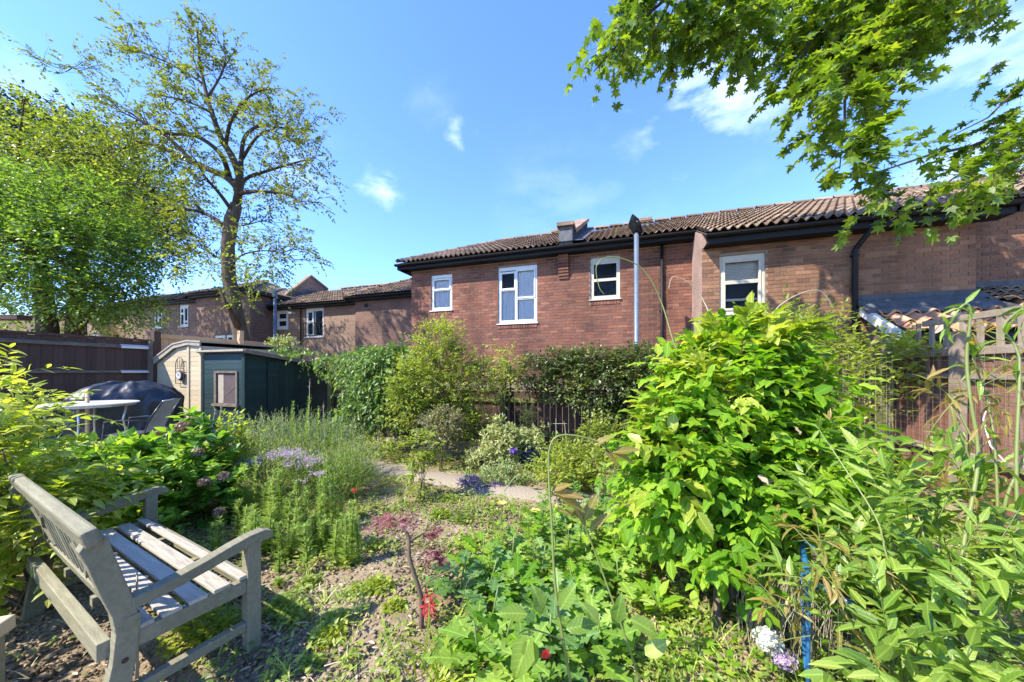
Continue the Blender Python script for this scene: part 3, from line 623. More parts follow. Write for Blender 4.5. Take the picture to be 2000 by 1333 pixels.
# --- house 1 : the middle one, seen over the hedge
S0,SP,S2=-5.94,1.54,5.57; D1,D2=8.65,7.67; E1,E2=8.30,7.30; ZE=4.62; PT=.47; DR=12.1; ZR=ZE+PT*(DR-E1); ZE2=ZE-PT*(E1-E2)
h1=hroot('terraced_house','dark red brick end house with net curtained white windows and small lead clad chimney',S0,D1)
def wrect(x0,x1,yt,yb,d):
    a,_=sz(x0,0,d); c,_=sz(x1,0,d); xm=(x0+x1)/2; z1=sz(xm,yt,d)[1]; z0=sz(xm,yb,d)[1]; return (a,c,z0,z1)
W1=wrect(842,883,537,606,D1); W2=wrect(973,1049,520,631,D1); W3=wrect(1153,1211,502,584,D1)
for W_ in (W1,W2,W3): pass
lower=[(wrect(1095,1200,700,760,D1))]
holes=[W1,W2,W3]
wall(h1,S0,SP,0,ZE-.17,D1,holes,M['mortar'])
bricks(h1,S0,SP,1.2,ZE-.18,D1,[(h[0]-.0,h[1]+.0,h[2]-.10,h[3]) for h in holes],M['brick'],seed=5)
b=HB(h1); b.box(S0,S0+.11,D1+.11,15.4,0,ZE-.17); part('wall',b,M['wallB'],h1); 
for W_ in (W1,W2,W3): soldier(h1,W_[0],W_[1],W_[2]-.035,D1,M['brick'])
window(h1,*W1,D1,M['white'],[(0,1,.60,.98,.045),(0,1,0,.60,.028)],[],backs=[('curtain',0,1,0,.95)],top=.09)
window(h1,*W2,D1,M['white'],[(0,.46,.62,.98,.05),(0,.46,0,.62,.03),(.46,1,.44,1,.04),(.46,1,0,.44,.035)],[],backs=[('curtain',0,.42,0,.6),('curtain',.5,1,0,1)],top=.10)
window(h1,*W3,D1,M['cream'],[(0,1,.50,1,.035),(0,1,0,.50,.035)],[],backs=[],top=.13)
hipx=lambda t: S0-.30+(2.0*t)
chs0=sz(1091,480,E1)[0]; chs1=sz(1118,480,E1)[0]
roof(h1,S0-.30,SP,E1,ZE,DR,ZR,M['tile'],amp=.034,left=hipx,skip=lambda s,d: chs0-.1<s<chs1+.22,seed=8)
b=HB(h1); b.add([(S0-.3,E1,ZE-.02),(S0+1.7,DR,ZR-.02),(S0+1.7,DR+.1,ZR-.02),(S0-.3,2*DR-E1,ZE-.02)],[(0,1,2,3)]); part('hip_slope',b,M['tile'],h1)
ridge(h1,[(S0-.25,E1+.05,ZE+.05),(S0+1.7,DR,ZR+.03)],M['tile']); ridge(h1,[(S0+1.7,DR,ZR+.03),(SP,DR,ZR+.03)],M['tile'])
for s in (-2.4,.55): 
    b=HB(h1); b.box(s,s+.42,DR-.12,DR+.1,ZR+.08,ZR+.17); part('ridge_vent',b,M['tile'],h1)
eaves(h1,S0-.30,SP,E1,ZE,D1)
b=HB(h1); b.prismx([(E1+.07,ZE-.17),(E1+.07,ZE-.01),(2*DR-E1,ZE-.01),(2*DR-E1,ZE-.17)],S0-.30,S0-.27); part('fascia',b,M['black'],h1)
b=HB(h1); b.box(S0-.27,S0-.0,E1+.1,2*DR-E1,ZE-.17,ZE-.15); part('soffit',b,M['black'],h1)
# lead clad chimney upstand with brick pier under it
b=HB(h1); zt=sz(1104,437,E1)[1]
zb=lambda d:ZE+PT*(d-E1)
b.prismx([(E1+.02,ZE-.02),(E1+.02,zt-.06),(E1+.42,zt-.07),(E1+.42,zb(E1+.42)-.05)],chs0,chs1)
tp1=6.86
b.prismx([(E1+.42,zb(E1+.42)-.05),(E1+.42,zt-.08),(E1+3.9,tp1-.06),(E1+3.9,zb(E1+3.9)-.05)],chs0,chs1)
ch=part('chimney',b,M['lead'],h1,bevel=.01)
for k in range(19):
    g=HB(h1); d_=E1+.12+k*.2; zt_=zt-.08 if d_<E1+.42 else zt-.08+(d_-E1-.42)/3.48*(tp1-zt)
    g.box(chs1,chs1+.014,d_,d_+.02,zb(d_),zt_); part('lead_seam',g,M['lead'],ch)
b=HB(h1); b.prismx([(E1-.05,zt-.06),(E1-.05,zt+.03),(E1+.42,zt+.02),(E1+.42,zt-.07)],chs0-.04,chs1+.04); b.prismx([(E1+.40,zt-.09),(E1+.40,zt+.03),(E1+3.95,tp1+.06),(E1+3.95,tp1-.05)],chs0-.04,chs1+.05); part('coping_tile',b,M['tile'],ch)
b=HB(h1); b.add([(chs1,E1-.02,ZE+.06),(chs1+.26,E1-.02,ZE+.05),(chs1+.26,E1+3.8,zb(E1+3.8)+.06),(chs1,E1+3.8,zb(E1+3.8)+.07)],[(0,1,2,3)]); b.add([(chs0-.12,E1-.04,ZE+.055),(chs1+.1,E1-.04,ZE+.055),(chs1+.1,E1+.1,ZE+.09),(chs0-.12,E1+.1,ZE+.09)],[(0,1,2,3)]); part('lead_flashing',b,M['lead'],ch)
pz0=sz(1101,546,D1)[1]; pr=HB(h1); k=0; z=pz0
pa=sz(1092,500,D1)[0]; pc=sz(1111,500,D1)[0]
while z<ZE-.19:
    pj=min(.13,.03+.02*k); pr.box(pa,pc,D1-pj-.01,D1-.012,z+.004,z+.070,rnd=random.random()); z+=.075; k+=1
part('brick_pier',pr,M['brick'],h1)
sp_=sz(1293,500,D1-.06)[0]; downpipe(h1,sp_,D1-.06,ZE-.12,0)
# --- house 2 : the one on the right with catslide and porch
h2=hroot('terraced_house','brown brick house at right with low catslide roof, blind in window and tiled porch',SP,D2)
W4=wrect(1405,1495,497,612,D2)
b=HB(h2); b.box(SP,SP+.10,D2+.001,D1-.001,0,ZE2-.02,rnd=.8)
M['wallS']=mat_brick('sunlit_tone_brick_return',(.34,.22,.17),(.29,.18,.14),(.36,.30,.25))  # return brick coloured paler to imitate sun on its left-facing side
b=HB(h2); b.prismx([(D2,0),(D2,zb(D2)-.06),(D1-.002,zb(D1)-.08),(D1-.002,0)],SP,SP+.11); part('return_wall',b,M['wallS'],h2)
wall(h2,SP+.11,S2,0,ZE2-.16,D2,[W4],M['mortar'])
bricks(h2,SP,S2,1.35,ZE2-.17,D2,[(W4[0],W4[1],W4[2]-.02,W4[3])],M['brick2'],seed=9)
b=HB(h2); b.prismx([(D2+.11,0),(D2+.11,zb(D2)-.2),(D1,zb(D1)-.2),(D1,0)],S2-.11,S2); part('side_wall',b,M['wallD'],h2)
wall(h2,S2,10.5,0,ZE-.16,D1,[],M['mortar']); bricks(h2,S2,8.6,2.2,ZE-.17,D1,[],M['brick2'],solid=0,seed=19)
window(h2,*W4,D2,M['cream'],[(0,1,.56,1,.04),(0,1,0,.57,.045)],[],backs=[('blind',0,1,.60,1),('blind',0,1,.2,.24)],top=.10,side=.065)
roof(h2,SP,S2+.3,E2,ZE2,DR,ZR,M['tile'],amp=.034,seed=12,solid=300)
roof(h2,S2+.3,10.5,E1,ZE,DR,ZR,M['tile'],amp=.034,seed=13,solid=0)
ridge(h2,[(SP,DR,ZR+.03),(10.5,DR,ZR+.03)],M['tile'])
eaves(h2,SP+.03,S2+.25,E2,ZE2,D2,fh=.2); eaves(h2,S2+.31,10.5,E1,ZE,D1)
b=HB(h2); b.prismx([(E2+.05,ZE2-.2),(E2+.02,ZE2-.02),(E1+.2,zb(E1+.2)-.03),(E1+.2,zb(E1+.2)-.26)],S2+.26,S2+.30); part('bargeboard',b,M['black'],h2)
b=HB(h2); b.prismx([(D2,ZE2-.2),(D2,ZE2-.18),(D1,zb(D1)-.2),(D1,zb(D1)-.22)],S2,S2+.26); part('soffit',b,M['black'],h2)
s_=sz(1670,520,D2-.06)[0]; downpipe(h2,s_,D2-.06,ZE2-.09,0,neck=(.12,-.22),r=.042)
# porch
pe,pz=6.75,2.06; ps0=4.0; pzt=pz+.62*(D2-pe)
roof(h2,ps0+.1,10.5,pe,pz,D2,pzt,M['tile_o'],solid=60,seg=10,amp=.05,wid=.24,rolls=1,seed=4)
b=HB(h2); b.prismx([(pe-.04,pz-.14),(pe-.04,pz+.03),(D2,pzt+.06),(D2,pzt-.10)],ps0+.02,ps0+.10); part('bargeboard',b,M['white'],h2)
b=HB(h2); b.prismx([(D2-.34,pzt-.16),(D2-.34,pzt-.10),(D2-.015,pzt+.16),(D2-.015,pzt+.10)],ps0-.02,S2+.1); b.box(ps0-.02,S2+.02,D2-.03,D2-.014,pzt+.05,pzt+.22); part('lead_flashing',b,M['lead'],h2)
b=HB(h2); b.box(S2+.0,8.6,D1-.03,D1-.014,3.0,3.14); b.add([(S2,D1-.02,3.02),(9,D1-.02,3.02),(9,D2-.1,2.62),(S2,D2-.1,2.62)],[(0,1,2,3)]); part('lead_flashing',b,M['lead'],h2)
roof(h2,S2,9,D2-.2,2.6,D1,3.02,M['tile'],solid=0,seed=6)
b=HB(h2); b.box(ps0+.12,ps0+.23,pe+.2,D2-.12,0,pz+.02); b.prismx([(pe+.2,pz+.02),(D2-.12,pzt-.12),(D2-.12,pz+.02)],ps0+.12,ps0+.23); b.box(ps0+.23,10.5,pe+.2,pe+.3,0,pz-.05); part('porch_wall',b,M['wallD'],h2)
eaves(h2,ps0+.1,10.4,pe,pz,pe+.2,fh=.12)
# --- houses to the left
h3=hroot('terraced_house','tan and red brick house with white french window and small balcony rail',-16,11.75)
DB,DC=11.0,11.75; sB=sz(694,600,DB)[0]; sBc=sz(672,578,DB-.3)[0]; ZB=3.0+CH; zB=sz(740,574,DB-.3)[1]
b=HB(h3); b.box(sB,S0+1.5,DB,DB+.11,0,zB-.15); b.box(sB,sB+.11,DB+.11,DC,0,zB-.15); part('wall',b,M['wallB'],h3)
WC1=wrect(540,563,607,643,DC); WC2=wrect(597,632,602,659,DC); zC=sz(608,592,DC-.3)[1]
wall(h3,-16,sB,0,zC-.15,DC,[WC1,WC2],M['wallC'])
window(h3,*WC1,DC,M['white'],[(0,1,.5,1,.06),(0,1,0,.5,.06)],[],backs=[('curtain',.3,.7,.6,.9)],side=.08,top=.09)
window(h3,*WC2,DC,M['white'],[(0,.42,.55,1,.07),(0,.42,0,.55,.07),(.5,1,0,1,.02)],[],side=.07,top=.12)
rl=B(); rl=HB(h3); a_,c_,z0_,z1_=WC2
rl.box(a_-.05,c_+.05,DC-.10,DC-.07,z0_+.62,z0_+.65); rl.box(a_-.05,c_+.05,DC-.10,DC-.07,z0_+.05,z0_+.08)
for i in range(9):
    x=a_-.04+(c_-a_+.06)*i/8; rl.box(x,x+.015,DC-.095,DC-.08,z0_+.06,z0_+.63)
part('balcony_rail',rl,M['black'],h3)
b=HB(h3); fx=sz(587,600,DC-.05)[0]; b.tube([(fx,DC-.05,1),(fx,DC-.05,zC-.2)],.03,6); part('downpipe',b,M['black'],h3)
b=HB(h3); lx=sz(571,617,DC-.1)[0]; b.box(lx-.12,lx+.08,DC-.22,DC-.01,z1_-.22,z1_-.14); part('outside_lamp',b,M['white'],h3)
b=HB(h3); vx=sz(715,595,DB)[0]; b.box(vx-.08,vx+.08,DB-.012,DB-.002,zB-.42,zB-.27); part('air_brick',b,M['black'],h3)
zCr=zC+PT*(14.25-DC+.3); zBr=zB+PT*(14.2-DB+.3)
sc0=sz(520,598,DC-.3)[0]
roof(h3,sc0,S0+1.6,DC-.3,zC,14.25,zCr,M['tile'],solid=300,seg=6,right=lambda t:sBc+.6+t*3.8,seed=21)
roof(h3,sBc,S0+1.6,DB-.3,zB,14.2,zBr,M['tile'],solid=0,seg=6,left=lambda t:sBc+2.2*t,seed=22)
ridge(h3,[(sBc,DB-.28,zB+.05),(sBc+2.2,14.2,zBr+.03),(S0+1.6,14.2,zBr+.03)],M['tile'])
b=HB(h3); b.add([(sBc,DB-.3,zB-.02),(sBc,14.2,zB+.1),(sBc+2.2,14.2,zBr)],[(0,1,2)]); part('hip_slope',b,M['tile'],h3)
ridge(h3,[(sc0+1.5,14.25,zCr+.02),(S0,14.25,zCr+.02)],M['tile'])
eaves(h3,sBc,S0+1,DB-.3,zB,DB); eaves(h3,sc0,sB,DC-.3,zC,DC)
b=HB(h3); b.box(sBc,sBc+.03,DB-.3,DC-.3,zB-.17,zB); b.box(sBc,sB,DB-.2,DC,zB-.17,zB-.15); part('fascia',b,M['black'],h3)
# taller block with gable
h4=hroot('terraced_house','tall brown brick block behind the leaning tree trunk with hipped roof and stepped lead flashing',-19.3,10.7)
sg=sc0+.02; zD=sz(478,563,10.4)[1]
b=HB(h4); b.box(-19.3,sg,10.7,10.81,0,zD-.15); part('wall',b,M['wallD'],h4)
def dz_at(px,py,s):
    k=(px-1000)/F; d=(k*wv.y*s-wv.x*s)/(nv.x-k*nv.y); Y=wv.y*s+nv.y*d; return d,CH+(HZ-py)/F*Y
pk=dz_at(607,541,sg); rb=dz_at(640,567,sg)
b=HB(h4); b.prismx([(10.81,0),(10.81,zD-.15),(12.2,zD-.12),pk,rb,(rb[0],0)],sg-.11,sg); part('gable_wall',b,M['wallB'],h4)
pp=HB(h4); 
for p,q in (((12.2,zD-.1),pk),(pk,rb)):
    pp.add([(sg-.2,p[0],p[1]),(sg+.06,p[0],p[1]),(sg+.06,q[0],q[1]),(sg-.2,q[0],q[1]),(sg-.2,p[0],p[1]+.1),(sg+.06,p[0],p[1]+.1),(sg+.06,q[0],q[1]+.1),(sg-.2,q[0],q[1]+.1)],[(0,3,2,1),(4,5,6,7),(0,1,5,4),(1,2,6,5),(2,3,7,6),(3,0,4,7)])
part('coping',pp,M['tile'],h4)
fl=HB(h4); d0,z0=DC-.35,zC+.03; n=11
for i in range(n):
    t=i/n; d=d0+(pk[0]-d0)*t; z=z0+PT*(d-d0)+.0; fl.box(sg+.003,sg+.02,d,d+.30,z-.02,z+.24+.03*(i%2)); 
fl.add([(sg,d0,z0+.03),(sg+.35,d0,z0+.03),(sg+.35,pk[0],z0+PT*(pk[0]-d0)+.05),(sg,pk[0],z0+PT*(pk[0]-d0)+.05)],[(0,1,2,3)])
part('lead_flashing',fl,M['lead'],h4)
ap=dz_at(520,541,sg-1.6)
sL=-19.6; sR=sg+.3; apx=(sg-1.9,12.9,zD+1.05)
roof(h4,sL,sR,10.4,zD,apx[1],apx[2],M['tile'],left=lambda t:sL+(apx[0]-sL)*t,right=lambda t:sR+(apx[0]-sR)*t,solid=0,seg=6,seed=31)
b=HB(h4); b.add([(sR,10.4,zD),apx,(sR,14.5,zD)],[(0,2,1)]); b.add([(sL,10.4,zD),apx,(sL,14.5,zD)],[(0,1,2)]); part('hip_slope',b,M['tile'],h4)
ridge(h4,[(sR,10.45,zD+.05),(apx[0],apx[1],apx[2]+.05)],M['tile']); ridge(h4,[(sL,10.45,zD+.05),(apx[0],apx[1],apx[2]+.05)],M['tile'])
eaves(h4,sL,sR,10.4,zD,10.7)
b=HB(h4); b.box(sR-.03,sR,10.4,12.6,zD-.17,zD-.01); b.box(sg,sR-.03,10.5,12.6,zD-.17,zD-.15); b.box(sL,sL+.03,10.4,13.6,zD-.17,zD-.01); part('fascia',b,M['black'],h4)
WD1=wrect(422,441,656,672,10.7-.06); WD2=wrect(444,458,655,671,10.7-.06)
for W_ in (WD1,WD2): window(h4,*W_,10.64,M['white'],[(0,1,0,1,.05)],[],side=.05,deep=0,sill=True)
b=HB(h4); s_=sz(469,606,10.6)[0]
for zz in (sz(469,606,10.6)[1],sz(469,621,10.6)[1]): b.lathe([(0,zz-.06),(.07,zz-.05),(.09,zz),(.07,zz+.05),(0,zz+.06)],10,(s_,10.6))
part('outside_lamp',b,M['white'],h4)
# far left house
h5=hroot('terraced_house','brown brick house at far left partly hidden behind the round leafy tree',-30,11.7)
zE=sz(350,585,11.4)[1]; WE1=wrect(350,368,596,638,11.7); WE2=wrect(300,317,607,641,11.7)
wall(h5,-30,-19.32,0,zE-.15,11.7,[WE1,WE2],M['wallD'])
window(h5,*WE1,11.7,M['white'],[(0,.5,.66,1,.06),(0,.5,0,.66,.05),(.5,1,.2,1,.05),(.5,1,0,.2,.05)],[],backs=[('curtain',0,1,0,1)],side=.07,top=.14)
window(h5,*WE2,11.7,M['white'],[(0,.5,0,1,.06),(.5,1,0,.6,.05),(.5,1,.6,1,.06)],[],side=.07)
roof(h5,-30,-19.3,11.4,zE,14,zE+1.2,M['tile'],solid=0,seg=6,seed=41); eaves(h5,-30,-19.33,11.4,zE,11.7)
# ---------------- lamp posts ----------------
def lamp(px,ptop,d,label,r=.057,head='flat'):
    s,zt=sz(px,ptop,d); P=H(s,d,0); t=thing('street_lamp',label,'lamp post',P)
    b=B(); b.tube([(0,0,0),(0,0,1.2),(0,0,1.22),(0,0,zt-.28)],[r*1.35,r*1.35,r,r*.92],14); part('post',b,M['steel'],t,sm=True)
    if head=='flat':
        b=B(); b.tube([(0,0,zt-.30),(0,0,zt-.06)],r*.98,12); part('spigot',b,M['metal'],t,sm=True)
        b=B(); pl=[(-.10,-.22),(.02,-.30),(.12,-.22),(.13,.12),(.02,.3),(-.12,.1)]
        vs=[]
        for k,(sc_,z,oy) in enumerate([(.75,0,.0),(1.0,.07,.0),(.9,.16,.02),(.45,.21,.03)]):
            for x,y in pl: vs.append((x*sc_,y*sc_+oy,z))
        n=len(pl); b.add(vs,[(i*n+k,i*n+(k+1)%n,(i+1)*n+(k+1)%n,(i+1)*n+k) for i in range(3) for k in range(n)]+[tuple(range(n-1,-1,-1)),tuple(range(3*n,4*n))])
        o=part('lantern',b,M['matblack'],t,loc=(-.02,.12,zt-.14)); o.rotation_euler=(R(72),R(-12),R(8)); o.scale=(.85,.85,.85)
    else:
        b=B(); b.tube([(0,0,zt-.3),(0,0,zt)],.09,10); part('collar',b,M['steel'],t)
        b=B(); b.tube([(-.02,0,zt-.08),(.5,-.1,zt+.02)],[.06,.03],8); b.tube([(0,0,zt-.02),(-.25,0,zt+.1)],[.05,.02],8); part('lantern',b,M['steel'],t)
lamp(1243,428,7.25,'tall grey metal lamp post with black lantern in front of the sash window',r=.049,head='flat')
lamp(537,566,10.0,'slim blue grey lamp post with short side arms left of the french window',r=.06,head='arm')
# ---------------- fences ----------------
def board(w,h,t,mat,name): 
    b=B(); b.box(0,w,0,t,0,h,rnd=0.); return b.mesh(name,mat)
lroot=thing('board_fence','tall dark brown closeboard fence behind the covered barbecue','fence',H(-9.75,.2,.25),-AW+R(90)) # local x runs along +n, y = -w
me=board(.135,1.84,.018,M['dkwood'],'fence_board')
for i in range(33):
    ob=part('fence_board',me,None,lroot,loc=(i*.132,random.uniform(-.003,.003),.05)); ob.rotation_euler=(0,0,R(-4)); ob.scale=(1,1,random.uniform(.994,1.004))
for z,hh in ((1.76,.07),(1.24,.045),(.5,.05)):
    b=B(); b.prismx([(-.055,z-hh/2),(-.055,z+hh*.1),(-.012,z+hh/2),(-.012,z-hh/2)],0,4.36); part('rail',b,M['rail'],lroot)
    for x in (.2,3.9):
        b=B(); b.prismx([(-.062,z-hh/2-.006),(-.062,z+hh*.1),(-.012,z+hh/2+.006)],x,x+.42); part('zinc_strip',b,M['zinc'],lroot)
b=B(); b.box(0,4.37,-.03,.05,1.89,1.93); part('capping',b,M['dkwood'],lroot)
b=B(); b.box(4.38,4.5,-.12,.02,-.3,2.12); part('post',b,M['dkwood'],lroot,bevel=.006)
b=B(); b.box(4.32,4.375,-.10,.03,0,1.9); part('batten',b,M['rail'],lroot)
# new pale fence beyond the cream shed
pr_=thing('board_fence','pale new timber fence with tall posts behind the cream shed','fence',H(-9.78,4.75,.25),-AW+R(90))
me=board(.14,1.90,.018,M['pale'],'fence_board')
for i in range(24): part('fence_board',me,None,pr_,loc=(i*.145,random.uniform(-.003,.003),.1))
for z in (2.03,1.55,.6):
    b=B(); b.box(0,3.5,-.05,-.004,z-.05,z+.045); part('rail',b,M['pale'],pr_)
for x in (1.55,3.1): 
    b=B(); b.box(x,x+.1,-.16,-.055,-.2,2.32); part('post',b,M['pale'],pr_)
# back fence with trellis top, mossy posts
bf=thing('trellis_fence','weathered boundary fence with trellis top and mossy posts behind the hedge','fence',H(-6.6,6.35,0),-AW)
me=board(.11,1.05,.016,M['dkwood'],'fence_board'); Lb=10.2
for i in range(int(Lb/.118)): part('fence_board',me,None,bf,loc=(i*.118,random.uniform(-.004,.004),.05))
for z in (.3,.93): 
    b=B(); b.box(0,Lb,-.05,-.005,z-.04,z+.04); part('rail',b,M['moss'],bf)
mp_=board(.095,1.75,.095,M['moss'],'post')
for x in (.05,2.35,4.35,6.15,6.55,8.4,10.1): part('post',mp_,None,bf,loc=(x,-.15,0),)
for z in (1.14,1.38,1.64):
    b=B(); b.box(0,Lb,.0,.03,z-.018,z+.018); part('trellis_rail',b,M['dkwood'],bf)
me=board(.035,.56,.02,M['rail'],'trellis_slat')
for i in range(int(Lb/.15)): part('trellis_slat',me,None,bf,loc=(i*.15,-.022,1.1))
# right fence
rf_=thing('trellis_fence','sunlit reddish slatted fence with bleached rails and trellis at the right edge','fence',H(3.72,1.6,0),-AW+R(90))
me=board(.10,1.10,.018,M['picket'],'fence_board'); Lr=4.75
for i in range(int(Lr/.128)):
    o=part('fence_board',me,None,rf_,loc=(i*.128,random.uniform(-.006,.006),.58)); o.rotation_euler=(0,R(random.uniform(-.6,.6)),0)
me=board(.12,.50,.02,M['picket'],'gravel_board')
for i in range(int(Lr/.128)): part('gravel_board',me,None,rf_,loc=(i*.128,.03,.02))
for z,hh,pr2 in ((.56,.06,.09),(1.44,.06,.05),(1.72,.09,.05)):
    b=B(); b.box(-.3,Lr,.02,.02+pr2,z-hh/2,z+hh/2,j=.003); part('rail',b,M['trellis'],rf_,bevel=.004)
for z in (2.10,):
    b=B(); b.box(-.3,Lr-.6,.0,.05,z-.035,z+.035); part('top_rail',b,M['trellis'],rf_,bevel=.004)
me=board(.05,.40,.025,M['trellis'],'trellis_slat')
for i in range(22): part('trellis_slat',me,None,rf_,loc=(i*.2,.02,1.72))
me=board(.10,1.95,.09,M['trellis'],'post')
for x in (-.2,1.6,3.55,4.62): part('post',me,None,rf_,loc=(x,.045,0))
b=B()
for i in range(48):
    x=i*.1-.05; b.tube([(x,.13+.01*math.sin(i),.5),(x+.012*math.sin(i*2),.135,1.1),(x,.13,1.78)],.0013,3,cap=False)
for j in range(13):
    z=.52+j*.1; b.tube([(-.1+k*.3,.134+.006*math.sin(k+j),z+.008*math.sin(k*2.1+j)) for k in range(17)],.0013,3,cap=False)
o=part('wire_netting',b,M['wire'],rf_,kind='stuff')
b=B(); b.tube([(3.0,.16,.6),(3.1,.2,.75),(3.25,.14,1.0),(3.2,.13,1.2)],.006,5); part('cable',b,M['white'],rf_)
# wire mesh panel standing beside the right fence, in front of the back fence
wm=thing('wire_mesh_panel','square wire mesh panel strung on thin posts behind the light green shrub','netting',H(2.1,6.02,0),-AW)
b=B()
for i in range(25): b.tube([(i*.06,0,.35),(i*.06,0,1.75)],.0018,3,cap=False)
for j in range(24): b.tube([(0,.002,.36+j*.06),(1.45,.002,.36+j*.06)],.0018,3,cap=False)
part('netting',b,M['wire'],wm,kind='stuff')
for x in (0,1.45):
    b=B(); b.tube([(x,.02,0),(x,.02,1.78)],.02,6); part('post',b,M['moss'],wm)
# ---------------- sheds ----------------
def gzs(s,d): p=H(s,d); return gz(p.x,p.y)
gs=thing('garden_shed','low dark green timber shed with felt roof, plank door and boarded window','shed',H(-8.16,4.66,.1),-AW)
Wd_,Lg=1.22,2.0; zf,zb_=1.75,1.46    # heights above base .1 : roof falls to the back
me=board(1,.0985,.016,M['teal'],'plank')
nb=17
for i in range(nb):
    z=.04+i*.1
    for (x0,x1) in ([(0,Wd_)] if not (.78<z+.05<1.36) else [(0,.42),(.98,Wd_)]):
        o=part('plank',me,None,gs,loc=(x0,-.016,z)); o.scale=(x1-x0,1,1); o.rotation_euler=(R(-2.2),0,0)
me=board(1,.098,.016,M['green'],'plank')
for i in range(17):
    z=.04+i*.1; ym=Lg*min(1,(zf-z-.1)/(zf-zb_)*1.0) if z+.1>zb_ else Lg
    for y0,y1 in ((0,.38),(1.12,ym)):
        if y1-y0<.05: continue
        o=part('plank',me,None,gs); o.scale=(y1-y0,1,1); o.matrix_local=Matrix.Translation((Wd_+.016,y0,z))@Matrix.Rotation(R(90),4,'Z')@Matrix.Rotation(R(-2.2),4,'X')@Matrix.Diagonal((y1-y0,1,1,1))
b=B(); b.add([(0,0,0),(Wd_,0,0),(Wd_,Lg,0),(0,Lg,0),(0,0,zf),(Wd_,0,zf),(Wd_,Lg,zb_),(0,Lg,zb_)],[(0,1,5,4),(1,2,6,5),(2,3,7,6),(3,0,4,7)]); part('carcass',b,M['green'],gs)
dr=B(); dr.box(Wd_+.012,Wd_+.035,.40,1.10,.05,1.60); door=part('door',dr,M['green'],gs)
for i in range(6):
    b=B(); b.box(Wd_+.035,Wd_+.042,.405+i*.115,.405+i*.115+.11,.06,1.59); part('plank',b,M['green'],door)
b=B(); b.box(Wd_+.042,Wd_+.055,.45,.48,.8,.83); b.box(Wd_+.042,Wd_+.05,.40,.60,.45,.48); b.box(Wd_+.042,Wd_+.05,.40,.60,1.3,1.33); part('hinge',b,M['iron'],door)
b=B(); b.box(.36,.42,-.04,.0,.74,1.40); b.box(.98,1.02,-.04,.0,.74,1.40); b.box(.42,.98,-.04,.0,1.36,1.40); b.box(.33,1.06,-.07,.0,.70,.75); wf=part('window',b,M['rail'],gs)
b=B(); b.box(.42,.98,-.006,.002,.75,1.36); part('pane',b,M['plastic'],wf)
b=B(); b.box(.44,.60,-.012,-.007,.76,1.35); part('curtain',b,M['barge'],wf)
b=B(); b.tube([(.62,-.012,.9),(.95,-.012,1.1)],.004,4); part('stick',b,M['dry'],wf)
b=B(); sl=(zb_-zf)/Lg
b.add([(-.06,-.1,zf+.02),(Wd_+.10,-.1,zf+.02),(Wd_+.10,Lg+.1,zb_+.0),(-.06,Lg+.1,zb_+.0),(-.06,-.1,zf+.06),(Wd_+.10,-.1,zf+.06),(Wd_+.10,Lg+.1,zb_+.04),(-.06,Lg+.1,zb_+.04)],[(0,3,2,1),(4,5,6,7),(0,1,5,4),(1,2,6,5),(2,3,7,6),(3,0,4,7)])
part('roof',b,M['felt'],gs)
b=B(); b.box(-.06,Wd_+.1,-.125,-.1,zf+.03,zf+.068); part('fascia',b,M['barge'],gs)
b=B(); b.add([(Wd_+.1,-.1,zf+.0),(Wd_+.125,-.1,zf+.0),(Wd_+.125,Lg+.1,zb_-.02),(Wd_+.1,Lg+.1,zb_-.02),(Wd_+.1,-.1,zf+.07),(Wd_+.125,-.1,zf+.07),(Wd_+.125,Lg+.1,zb_+.05),(Wd_+.1,Lg+.1,zb_+.05)],[(0,3,2,1),(4,5,6,7),(0,1,5,4),(1,2,6,5),(2,3,7,6),(3,0,4,7)]); part('fascia',b,M['felt'],gs)
b=B(); b.box(Wd_-.06,Wd_+.02,-.045,-.0,0,zf); part('corner_trim',b,M['green'],gs)
# cream shed
cs=thing('garden_shed','cream painted timber shed with sloping bargeboard beside the dark fence','shed',H(-9.62,4.64,.1),-AW)
def ctop(x): 
    pts=[(0,1.60),(.62,1.89),(1.08,1.95),(1.46,1.91)]
    for (a,c),(e,f) in zip(pts[:-1],pts[1:]):
        if a<=x<=e: return c+(f-c)*(x-a)/(e-a)
    return pts[-1][1]
for i in range(20):
    z=i*.1; x0=0
    while x0<1.4 and ctop(x0)<z+.09: x0+=.02
    if x0>1.3: break
    o=part('plank',board(1.455-x0,.097,.016,M['creamwood'],'plank'),None,cs,loc=(x0,-.016,z)); o.rotation_euler=(R(-1.6),0,0)
b=B(); b.add([(0,0,0),(1.455,0,0),(1.455,1.8,0),(0,1.8,0),(0,0,1.6),(.62,0,1.89),(1.08,0,1.95),(1.455,0,1.91),(0,1.8,1.6),(.62,1.8,1.89),(1.08,1.8,1.95),(1.455,1.8,1.91)],[(0,1,7,6,5,4),(1,2,11,7),(3,0,4,8),(2,3,8,9,10,11)]); part('carcass',b,M['creamwood'],cs)
b=B()
for p,q in (((-.08,1.57),(.62,1.92)),((.62,1.92),(1.08,1.985)),((1.08,1.985),(1.47,1.95))):
    b.beam((p[0],-.05,p[1]),(q[0],-.05,q[1]),.03,.09,up=(0,-.01,1)); 
part('bargeboard',b,M['barge'],cs)
b=B()
for p,q in (((-.1,1.62),(.62,1.95)),((.62,1.95),(1.08,2.01)),((1.08,2.01),(1.5,1.98))):
    b.add([(p[0],-.08,p[1]),(q[0],-.08,q[1]),(q[0],1.9,q[1]),(p[0],1.9,p[1]),(p[0],-.08,p[1]+.03),(q[0],-.08,q[1]+.03),(q[0],1.9,q[1]+.03),(p[0],1.9,p[1]+.03)],[(0,3,2,1),(4,5,6,7),(0,1,5,4),(1,2,6,5),(2,3,7,6),(3,0,4,7)])
part('roof',b,M['barge'],cs)
